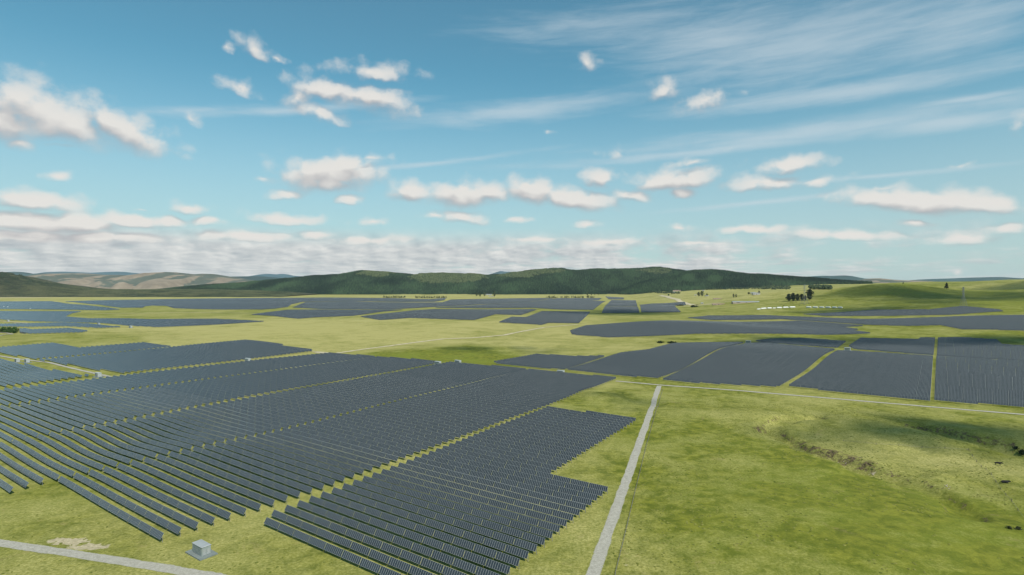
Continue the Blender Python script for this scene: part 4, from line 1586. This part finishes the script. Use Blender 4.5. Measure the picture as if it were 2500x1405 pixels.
PG = "dark pines beside the lattice tower"
for (px, py, w, h, lab) in [(1926, 736, 30, 33, "westernmost dark pine of the clump beside the lattice tower"), (1937, 736, 30, 36, "second dark pine from the left in the tower clump"),
                            (1947, 735, 26, 30, "third dark pine from the left in the tower clump"), (1958, 734, 22, 28, "slim dark pine just left of the lattice tower"),
                            (1966, 733, 16, 20, "shortest dark pine standing behind the lattice tower"), (1977, 733, 34, 47, "tall dark pine, the biggest beside the lattice tower")]:
    tree(px, py, w, h, lab, M_LEAF_DARK, "pine_tree", n=520, group=PG)
tree(2311, 706, 22, 28, "lone dark conifer on the grassy eastern hillside", M_LEAF_DARK, "pine_tree", "cone", 420)
tree(2205, 694, 9, 9, "tiny lone tree on top of the round grassy hill", M_LEAF_DARK, n=120)
for (px, py, w, h, lab) in [(1706, 724, 34, 28, "bushy tree left of the small white farm shed"), (1714, 724, 30, 34, "tall bushy tree beside the small white farm shed"), (1726, 724, 20, 18, "low tree right of the small farm shed"),
                            (1791, 727, 14, 20, "left tree of a pair in the middle of the farm paddock"), (1797, 727, 13, 18, "right tree of a pair in the middle of the farm paddock"), (1632, 723, 20, 14, "round shrub-like tree beside the wide sandy road"),
                            (1828, 719, 20, 12, "low tree left of the white farmhouse"), (1853, 719, 14, 18, "tree touching the right end of the white farmhouse"), (1640, 719, 18, 22, "tree at the forest foot above the sandy road"),
                            (1434, 722, 26, 34, "tallest tree in front of the bare brown slope"), (1444, 722, 22, 26, "second tree in front of the bare brown slope"), (1452, 721, 22, 20, "third tree in front of the bare brown slope"), (1461, 721, 16, 22, "fourth tree in front of the bare brown slope"),
                            (1517, 720, 14, 18, "left of two trees right of the bare brown slope"), (1528, 720, 18, 26, "right of two trees right of the bare brown slope"),
                            (1164, 724, 34, 36, "leftmost tree of the grove by the far homestead"), (1172, 725, 26, 34, "second tree of the grove by the far homestead"), (1183, 724, 34, 40, "third tree of the grove by the far homestead"), (1207, 725, 30, 46, "tall tree right of the far homestead"), (1222, 719, 18, 20, "small tree past the far homestead"),
                            (625, 724, 26, 22, "left of three small trees behind the far panels"), (640, 724, 30, 26, "middle of three small trees behind the far panels"), (660, 724, 40, 24, "right of three small trees behind the far panels")]:
    tree(px, py, w, h, lab, M_LEAF_MID, n=220, group="small farm trees")

for (px, py, w, h, lab) in [(8, 812, 22, 12, "bright green bush at the left edge of the picture"), (22, 813, 20, 13, "middle bright green bush above the left track bend"), (36, 814, 20, 14, "bright green bush next to the thin panel strip")]:
    shrub(px, py, w, h, lab, M_LEAF_BRIGHT, 320, "bright bushes at the left edge")
for (px, py, w, h, lab) in [(1612, 838, 16, 3.2, "left of two dark bushes on the bare bank above the panels"), (1640, 839, 18, 3.2, "right of two dark bushes on the bare bank above the panels"), (1693, 750, 40, 5, "dark hedge bush beside the sandy yard"), (1662, 747, 36, 5, "dark hedge bush at the end of the sandy road"),
                            (2497, 1110, 7, 3.2, "large dark bush in the gully at the right edge"), (2480, 1098, 5, 1.8, "lower dark bush in the upper gully"), (2464, 1291, 3.0, 1.1, "left of two pale bushes in the near right paddock"), (2486, 1293, 3.4, 1.3, "right of two pale bushes in the near right paddock"),
                            ]:
    shrub(px, py, w, h, lab, M_LEAF_DARK if py < 1200 else M_SCRUB, 200, "dark bushes")


def shelterbelt(pxa, pxb, py, h, label):
    a, b = ground(pxa, py), ground(pxb, py)
    root = empty("shelterbelt", a)
    ln = (b - a).length
    n = max(6, int(ln / 9))
    rg = np.random.default_rng(int(pxa))
    vs, fs, tn, off = [], [], [], 0
    stems = MB()
    for k in range(n):
        p = a.lerp(b, (k + rg.uniform(.1, .9)) / n) - a
        if rg.uniform() < .06:
            continue
        hh = h * rg.uniform(.6, 1.15)
        me = crown_mesh("tmp", 11 * rg.uniform(.8, 1.3), hh, 26, None, "cone" if k % 2 else "round", int(pxa + k), leaf=3.4)
        co = np.empty(len(me.vertices) * 3, np.float32)
        me.vertices.foreach_get("co", co)
        ix = np.empty(len(me.loops), np.int32)
        me.loops.foreach_get("vertex_index", ix)
        co = co.reshape(-1, 3) + np.array(p)
        vs.append(co)
        fs.append(ix.reshape(-1, 3) + off)
        tn.append(rg.uniform(0, .6, len(co)))
        off += len(co)
        bpy.data.meshes.remove(me)
    me = mesh_np("foliage", np.concatenate(vs), np.concatenate(fs), [M_LEAF_DARK])
    at = me.attributes.new("tint", 'FLOAT', 'POINT')
    at.data.foreach_set("value", np.concatenate(tn).astype(np.float32))
    link(bpy.data.objects.new("foliage", me), root)
    tag(root, label, "hedge", "dark shelterbelts behind the far panels")


shelterbelt(936, 992, 728, 17, "left dark shelterbelt behind the farthest panel blocks")
shelterbelt(1014, 1090, 728.5, 18, "second dark shelterbelt from the left behind the far panels")
shelterbelt(1331, 1361, 729, 20, "short dark shelterbelt right of the far homestead")
shelterbelt(1368, 1390, 729, 20, "middle dark shelterbelt before the brown slope")
shelterbelt(1394, 1428, 729, 20, "longer dark shelterbelt before the brown slope")
shelterbelt(1431, 1451, 728, 20, "last dark shelterbelt, left of the separate panel blocks")


# ------------------------------------------------------------------ lattice towers
def lattice_tower(px, py, h, label):
    g = ground(px, py)
    root = empty("lattice_tower", (g.x, g.y, g.z))
    wb, wt = h * .125, h * .022
    r = .24

    def wat(z):
        q = z / h
        return wb + (wt - wb) * (q / .62) if q < .62 else wt
    zs = [0, .12, .24, .35, .45, .54, .62, .72, .82, .91, 1.0]
    zs = [q * h for q in zs]
    cs = [(-1, -1), (1, -1), (1, 1), (-1, 1)]
    for (sx, sy) in cs:
        mb = MB()
        mb.path([(sx * wat(z), sy * wat(z), z - (.5 if z == 0 else 0)) for z in zs], [r * 1.3] * len(zs), 4)
        mb.build("leg", M_STEEL, root)
    for i in range(len(zs) - 1):
        for s in range(4):
            (ax, ay), (bx, by) = cs[s], cs[(s + 1) % 4]
            z0, z1 = zs[i], zs[i + 1]
            w0, w1 = wat(z0), wat(z1)
            mb = MB()
            mb.bar((ax * w0, ay * w0, z0), (bx * w1, by * w1, z1), r * .7, n=4)
            mb.build("brace", M_STEEL, root)
            mb = MB()
            mb.bar((bx * w0, by * w0, z0), (ax * w1, ay * w1, z1), r * .7, n=4)
            mb.build("brace", M_STEEL, root)
    for q, ln in ((.66, .105), (.78, .14), (.90, .10)):
        for sx in (-1, 1):
            mb = MB()
            tip = (sx * h * ln, 0, q * h + h * .012)
            mb.bar((sx * wt, -wt, q * h), tip, r, n=4)
            arm = mb.build("crossarm", M_STEEL, root)
            for (yy, dz) in ((wt, 0), (0, h * .035)):
                mb = MB()
                mb.bar((sx * wt, yy, q * h + dz), tip, r * .8, n=4)
                mb.build("strut", M_STEEL, arm)
            mb = MB()
            mb.bar(tip, (tip[0], 0, tip[2] - h * .035), r * .8, n=5)
            mb.build("insulator", M_BACK, arm)
    root.rotation_euler = (0, 0, R(18))
    tag(root, label, "power pylon", "steel lattice power pylons")


lattice_tower(1964, 743, 84, "steel lattice pylon standing among the dark pines")
lattice_tower(2352, 750, 66, "steel lattice pylon behind the highest right hand panel block")


# ------------------------------------------------------------------ farm buildings
def shed(px, py, L, Wd, Hh, rz, label, wall, roof, group="farm buildings"):
    g = ground(px, py)
    root = empty("farm_building", (g.x, g.y, g.z), rz)
    mb = MB()
    mb.box((0, 0, Hh / 2 - .4), (L, Wd, Hh + .8))
    mb.build("wall", wall, root)
    mb = MB()
    rs, ov = Wd * .28, .6
    lx, ly = L / 2 + ov, Wd / 2 + ov
    mb.v += [(-lx, -ly, Hh - .1), (lx, -ly, Hh - .1), (lx, ly, Hh - .1), (-lx, ly, Hh - .1), (-lx, 0, Hh + rs), (lx, 0, Hh + rs)]
    mb.f += [(0, 1, 5, 4), (2, 3, 4, 5), (1, 2, 5), (3, 0, 4), (0, 3, 2, 1)]
    mb.build("roof", roof, root)
    mb = MB()
    mb.box((0, -Wd / 2 - .05, Hh * .4), (min(4, L * .2), .1, Hh * .8))
    mb.build("door", M_DARKWIN, root)
    for k in (-1, 1):
        mb = MB()
        mb.box((k * L * .3, -Wd / 2 - .05, Hh * .55), (L * .12, .1, Hh * .35))
        mb.build("window", M_DARKWIN, root)
    tag(root, label, "building", group)


shed(1846, 720, 38, 14, 7, .1, "white farmhouse with a grey roof in the far paddock", M_WALLW, M_ROOFG)
shed(1838, 718, 22, 12, 6, -.2, "small white outbuilding left of the white farmhouse", M_WALLW, M_ROOFG)
shed(1725, 724, 22, 12, 5, .2, "small pale shed beside the bushy farm trees", M_WALLW, M_ROOFG)
shed(1698, 722, 16, 9, 4, 0, "tiny pale shed left of the bushy farm trees", M_WALLW, M_ROOFG)
shed(1652, 712, 70, 16, 8, .05, "long brown shed at the edge of the forest", M_WALLT, M_ROOFR)
shed(1645, 716, 20, 12, 7, .1, "small white cottage below the long brown shed", M_WALLW, M_ROOFG)
shed(1717, 711, 18, 10, 6, .1, "white hut high on the forest edge", M_WALLW, M_ROOFG)
shed(1820, 741, 130, 16, 6, .08, "very long grey roofed milking shed behind the sandy yard", M_WALLT, M_ROOFG)
shed(1714, 743, 12, 9, 6, 0, "tiny white pump house in the sandy yard", M_WALLW, M_ROOFG)
shed(1754, 745, 60, 10, 4, .05, "low brown stock pens in the sandy yard", M_WALLT, M_ROOFR)
shed(1193, 721, 60, 16, 7, -.05, "long white homestead between the grove trees", M_WALLW, M_ROOFG)
shed(1199, 725, 46, 10, 4, 0, "low white barn in front of the far homestead", M_WALLW, M_ROOFG)
shed(747, 717, 14, 10, 13, .3, "narrow white tower house at the forest foot", M_WALLW, M_ROOFG)
shed(1752, 731, 50, 9, 3, .05, "low brown hay shed in the middle farm paddock", M_WALLT, M_ROOFR)


# ------------------------------------------------------------------ wrapped silage
def silage(pxa, pya, pxb, pyb, rad, label):
    a, b = ground(pxa, pya), ground(pxb, pyb)
    root_loc = (a + b) / 2
    d = (b - a)
    ln = d.length
    mb = MB()
    pts, rr = [], []
    for k in range(9):
        q = k / 8
        x = (q - .5) * ln
        pts.append((x, 0, rad * .86 + math.sin(k * 2.1 + pxa) * .12))
        rr.append(rad * (.35 if k in (0, 8) else .93 if k in (1, 7) else 1.0) * (1 + .03 * math.sin(k * 3 + pxa)))
    mb.path(pts, rr, 12)
    o = mb.build("silage_bale", M_WRAP, smooth=True)
    o.location = root_loc
    o.rotation_euler = (0, -math.asin((b.z - a.z) / ln), math.atan2(d.y, d.x))
    tag(o, label, "silage bale", "white wrapped silage along the paddock edge")


sil = [(1848, 1857), (1858, 1871), (1873, 1884), (1886, 1894), (1896, 1909), (1911, 1925), (1927, 1942), (1968, 1981), (1984, 1997), (2000, 2012), (2015, 2028), (2031, 2043), (2045, 2057)]
for i, (a, b) in enumerate(sil):
    ya = float(np.interp(a, [1848, 1870, 1940, 2057], [757, 755, 752, 753.5]))
    yb = float(np.interp(b, [1848, 1870, 1940, 2057], [757, 755, 752, 753.5]))
    silage(a, ya, b, yb, 3.4 if i not in (0, 3) else 2.4, "%s long white wrapped silage bale from the left in the white line" % ordinal(i + 1))


# ------------------------------------------------------------------ cattle
def cow_mesh(lying=False):
    me = bpy.data.meshes.new("cow")
    dz = -.62 if lying else 0
    V = [(-.95, 0, 1.22), (-.45, 0, 1.20), (.10, 0, 1.16), (.62, 0, 1.22), (.95, 0, 1.36), (1.25, 0, 1.50), (1.55, 0, 1.34), (1.78, 0, 1.18)]
    rad = [(.30, .34), (.36, .42), (.37, .44), (.33, .40), (.22, .30), (.17, .20), (.16, .17), (.10, .10)]
    V = [(x, y, z + dz) for (x, y, z) in V]
    E = [(i, i + 1) for i in range(7)]

    def add(parent, pts, rs):
        p = parent
        for q, r in zip(pts, rs):
            V.append(q)
            rad.append((r, r))
            E.append((p, len(V) - 1))
            p = len(V) - 1
    for sy in (-1, 1):
        if lying:
            add(0, [(-.85, sy * .32, .42), (-.45, sy * .48, .22), (-.70, sy * .52, .10)], [.17, .11, .06])
            add(3, [(.60, sy * .28, .40), (.92, sy * .38, .22), (.62, sy * .42, .10)], [.14, .09, .06])
        else:
            add(0, [(-.90, sy * .20, .85), (-.78, sy * .20, .62), (-.98, sy * .19, .38), (-.92, sy * .19, .02)], [.18, .11, .07, .07])
            add(3, [(.62, sy * .18, .80), (.66, sy * .17, .42), (.62, sy * .17, .02)], [.13, .08, .07])
        add(5, [(1.22, sy * .16, 1.62 + dz), (1.20, sy * .30, 1.60 + dz)], [.06, .04])
    add(0, [(-1.20, 0, 1.15 + dz), (-1.26, 0, .60 + max(dz, -.4))], [.05, .03])
    me.from_pydata(V, E, [])
    o = bpy.data.objects.new("cow_tmp", me)
    C.objects.link(o)
    sk = o.modifiers.new("skin", 'SKIN')
    for d, r in zip(me.skin_vertices[0].data, rad):
        d.radius = r
        d.use_root = False
    me.skin_vertices[0].data[2].use_root = True
    sb = o.modifiers.new("sub", 'SUBSURF')
    sb.levels = 1
    dg = bpy.context.evaluated_depsgraph_get()
    out = bpy.data.meshes.new_from_object(o.evaluated_get(dg))
    bpy.data.objects.remove(o)
    out.name = "cow"
    out.materials.clear()
    out.materials.append(M_HIDE)
    out.polygons.foreach_set("use_smooth", [True] * len(out.polygons))
    return out


def build_cattle():
    stand, lie = cow_mesh(), cow_mesh(True)
    for (px, py, rz, me, sc, lab) in [(2437, 1137, -.75, stand, 1.55, "black cow standing on the slope near the right edge"), (2453, 1180, -.35, lie, 1.75, "dark cow lying on the grass below the standing cow")]:
        o = link(bpy.data.objects.new("cow", me))
        g = ground(px, py)
        o.location = (g.x, g.y, g.z)
        o.rotation_euler = (0, 0, rz)
        o.scale = (sc,) * 3
        tag(o, lab, "cow", "cattle")
    herd = [(1895, 738), (1903, 738), (1907, 745), (1912, 747), (1915, 746), (1919, 742), (1923, 741), (1929, 740), (1934, 740), (1936, 742), (1935, 749), (1944, 739.5), (1951, 747), (1953, 743), (1957, 742), (1961, 743), (1965, 745), (1968, 743),
            (1973, 741), (1975, 741.5), (1981, 738), (1987, 742), (1990, 743.5), (1904, 749), (1913, 748)]
    for (px, py) in herd:
        o = link(bpy.data.objects.new("cow", stand))
        g = ground(px, py)
        o.location = (g.x, g.y, g.z)
        o.rotation_euler = (0, 0, random.uniform(0, 6.28))
        o.scale = (1.5,) * 3
        tag(o, "far black cow grazing in the herd below the dark pines", "cow", "herd below the pines")


build_cattle()


# ------------------------------------------------------------------ tussock and rough grass in the near paddock
def build_tussock():
    pts = []
    n = 26000
    x = RNG.uniform(-260, 520, n)
    y = RNG.uniform(205, 640, n)
    u, w = pxx(x, y), pyy(y, 0 * x)
    # open grass only: right of the road, along the block's edge and the near left corner
    road = np.interp(w, [940, 1085, 1300, 1450], [1612, 1560, 1484, 1424])
    right = (u > road + 26) & (u < 2540) & (w > np.interp(u, [1600, 2500], [960, 1030]))
    left = (w > np.interp(u, [-50, 98, 389, 640, 900], [1235, 1200, 1345, 1290, 1400])) & (u < 900) & (w < 1440)
    pad = (np.abs(u - 490) < 62) & (np.abs(w - 1345) < 40)
    rd = np.abs(w - np.interp(u, [0, 250, 500, 620], [1326, 1363, 1404, 1430])) < 18
    dens = fbm(x / 40, y / 40, 61, 3)
    keep = (right & (RNG.uniform(0, 1, n) < sstep(dens, .35, .62))) | (left & ~pad & ~rd & (RNG.uniform(0, 1, n) < .35))
    x, y = x[keep], y[keep]
    z = hgt(x, y)
    m = len(x)
    h = RNG.uniform(.15, .42, m)
    scatter("tussock_grass", np.column_stack([x, y, z - .05]), h, RNG.uniform(.3, .85, m), np.clip(RNG.normal(.5, .3, m), 0, 1), M_TUSSOCK, "rough tussock grass tufts scattered over the near paddocks", "round")


M_TUSSOCK = tint_material("tussock_blades", (.085, .105, .016), (.20, .195, .05))
build_tussock()

# stones washed out in the gully
def stones():
    mb = MB()
    rg = random.Random(5)
    for (px, py, n, sx, sy) in [(2131, 1158, 6, 4, 3), (2310, 1188, 9, 12, 4), (2055, 1128, 6, 16, 4)]:
        for k in range(n):
            g = ground(px + rg.gauss(0, sx), py + rg.gauss(0, sy))
            s = rg.uniform(.25, .8)
            rot = Matrix.Rotation(rg.uniform(0, 3), 3, 'Z') @ Matrix.Rotation(rg.uniform(-.5, .5), 3, 'X')
            mb.box((g.x, g.y, g.z + s * .15), (s, s * rg.uniform(.6, 1), s * rg.uniform(.4, .7)), rot)
    o = mb.build("rubble", plain("pale_stone", (.34, .29, .22), .9, 0, .25, 1.2))
    bv = o.modifiers.new("worn", 'BEVEL')
    bv.width, bv.segments = .12, 2
    tag(o, "pale washed out stones in the gully bed", kind="stuff")


stones()

# ------------------------------------------------------------------ air
def build_haze():
    mb = MB()
    mb.box((0, 8300, 233), (44000, 27000, 566))
    m = bpy.data.materials.new("hazy_air")
    m.use_nodes = True
    nt = m.node_tree
    nt.nodes.clear()
    t = NT(nt)
    v = t.node('ShaderNodeVolumePrincipled')
    v.inputs['Color'].default_value = (.88, .95, 1.0, 1)
    v.inputs['Density'].default_value = HAZE
    v.inputs['Anisotropy'].default_value = .0
    out = t.node('ShaderNodeOutputMaterial')
    t.l.new(v.outputs[0], out.inputs['Volume'])
    o = mb.build("haze", m)
    tag(o, "thin blue haze over the whole plain", kind="stuff")


HAZE = 1.1e-5
build_haze()


# ------------------------------------------------------------------ unseen cloud puffs, added above the view to shade paddocks and hills
def build_shadow_clouds():
    m = bpy.data.materials.new("cumulus")  # thin see-through puffs, there only for the soft shade they cast
    m.use_nodes = True
    t = NT(m.node_tree)
    b = m.node_tree.nodes['Principled BSDF']
    b.inputs['Base Color'].default_value = (.9, .9, .9, 1)
    b.inputs['Roughness'].default_value = 1.0
    b.inputs['Specular IOR Level'].default_value = 0
    b.inputs['Alpha'].default_value = .11
    alt = 1250.0
    shift = Vector((sun_dir.x, sun_dir.y)) * (alt / sun_dir.z)
    rg = random.Random(12)
    V, Fc, off = [], [], 0
    import bmesh
    bm = bmesh.new()
    bmesh.ops.create_icosphere(bm, subdivisions=2, radius=1.0)
    sv = np.array([v.co[:] for v in bm.verts])
    sf = np.array([[v.index for v in f.verts] for f in bm.faces])
    bm.free()
    # shaded ground: (photo x, photo y, half width, half depth, puffs)
    for (px, py, rx, ry, n) in [(2180, 838, 320, 75, 60), (2450, 836, 200, 80, 26), (1800, 828, 150, 45, 16), (2150, 748, 330, 110, 30), (2350, 729, 300, 120, 26), (2300, 1062, 75, 30, 34), (2440, 1085, 60, 30, 30), (2110, 1078, 70, 22, 34), (2260, 712, 420, 230, 34), (2450, 705, 300, 200, 20), (1500, 765, 260, 140, 26), (1250, 855, 110, 40, 16), (1530, 985, 42, 22, 12), (1430, 1010, 24, 22, 6)]:
        g = ground(px, py)
        for k in range(n):
            an, q = rg.uniform(0, 6.28), math.sqrt(rg.random())
            cx_, cy_ = g.x + math.cos(an) * q * rx + shift.x, g.y + math.sin(an) * q * ry + shift.y
            s = min(rx, ry * 1.6) * rg.uniform(.28, .55)
            dn = 1 + .22 * np.sin(sv @ np.array([rg.uniform(-4, 4), rg.uniform(-4, 4), rg.uniform(-4, 4)]) + rg.random() * 6)
            v = sv * dn[:, None] * np.array([s, s * .8, s * .45]) + np.array([cx_, cy_, alt + rg.uniform(-20, 50)])
            V.append(v)
            Fc.append(sf + off)
            off += len(v)
    me = mesh_np("shadow_clouds", np.concatenate(V), np.concatenate(Fc), [m], smooth=True)
    o = link(bpy.data.objects.new("shadow_clouds", me))
    tag(o, "unseen cloud puffs added overhead to shade the eastern paddocks", kind="stuff")


build_shadow_clouds()
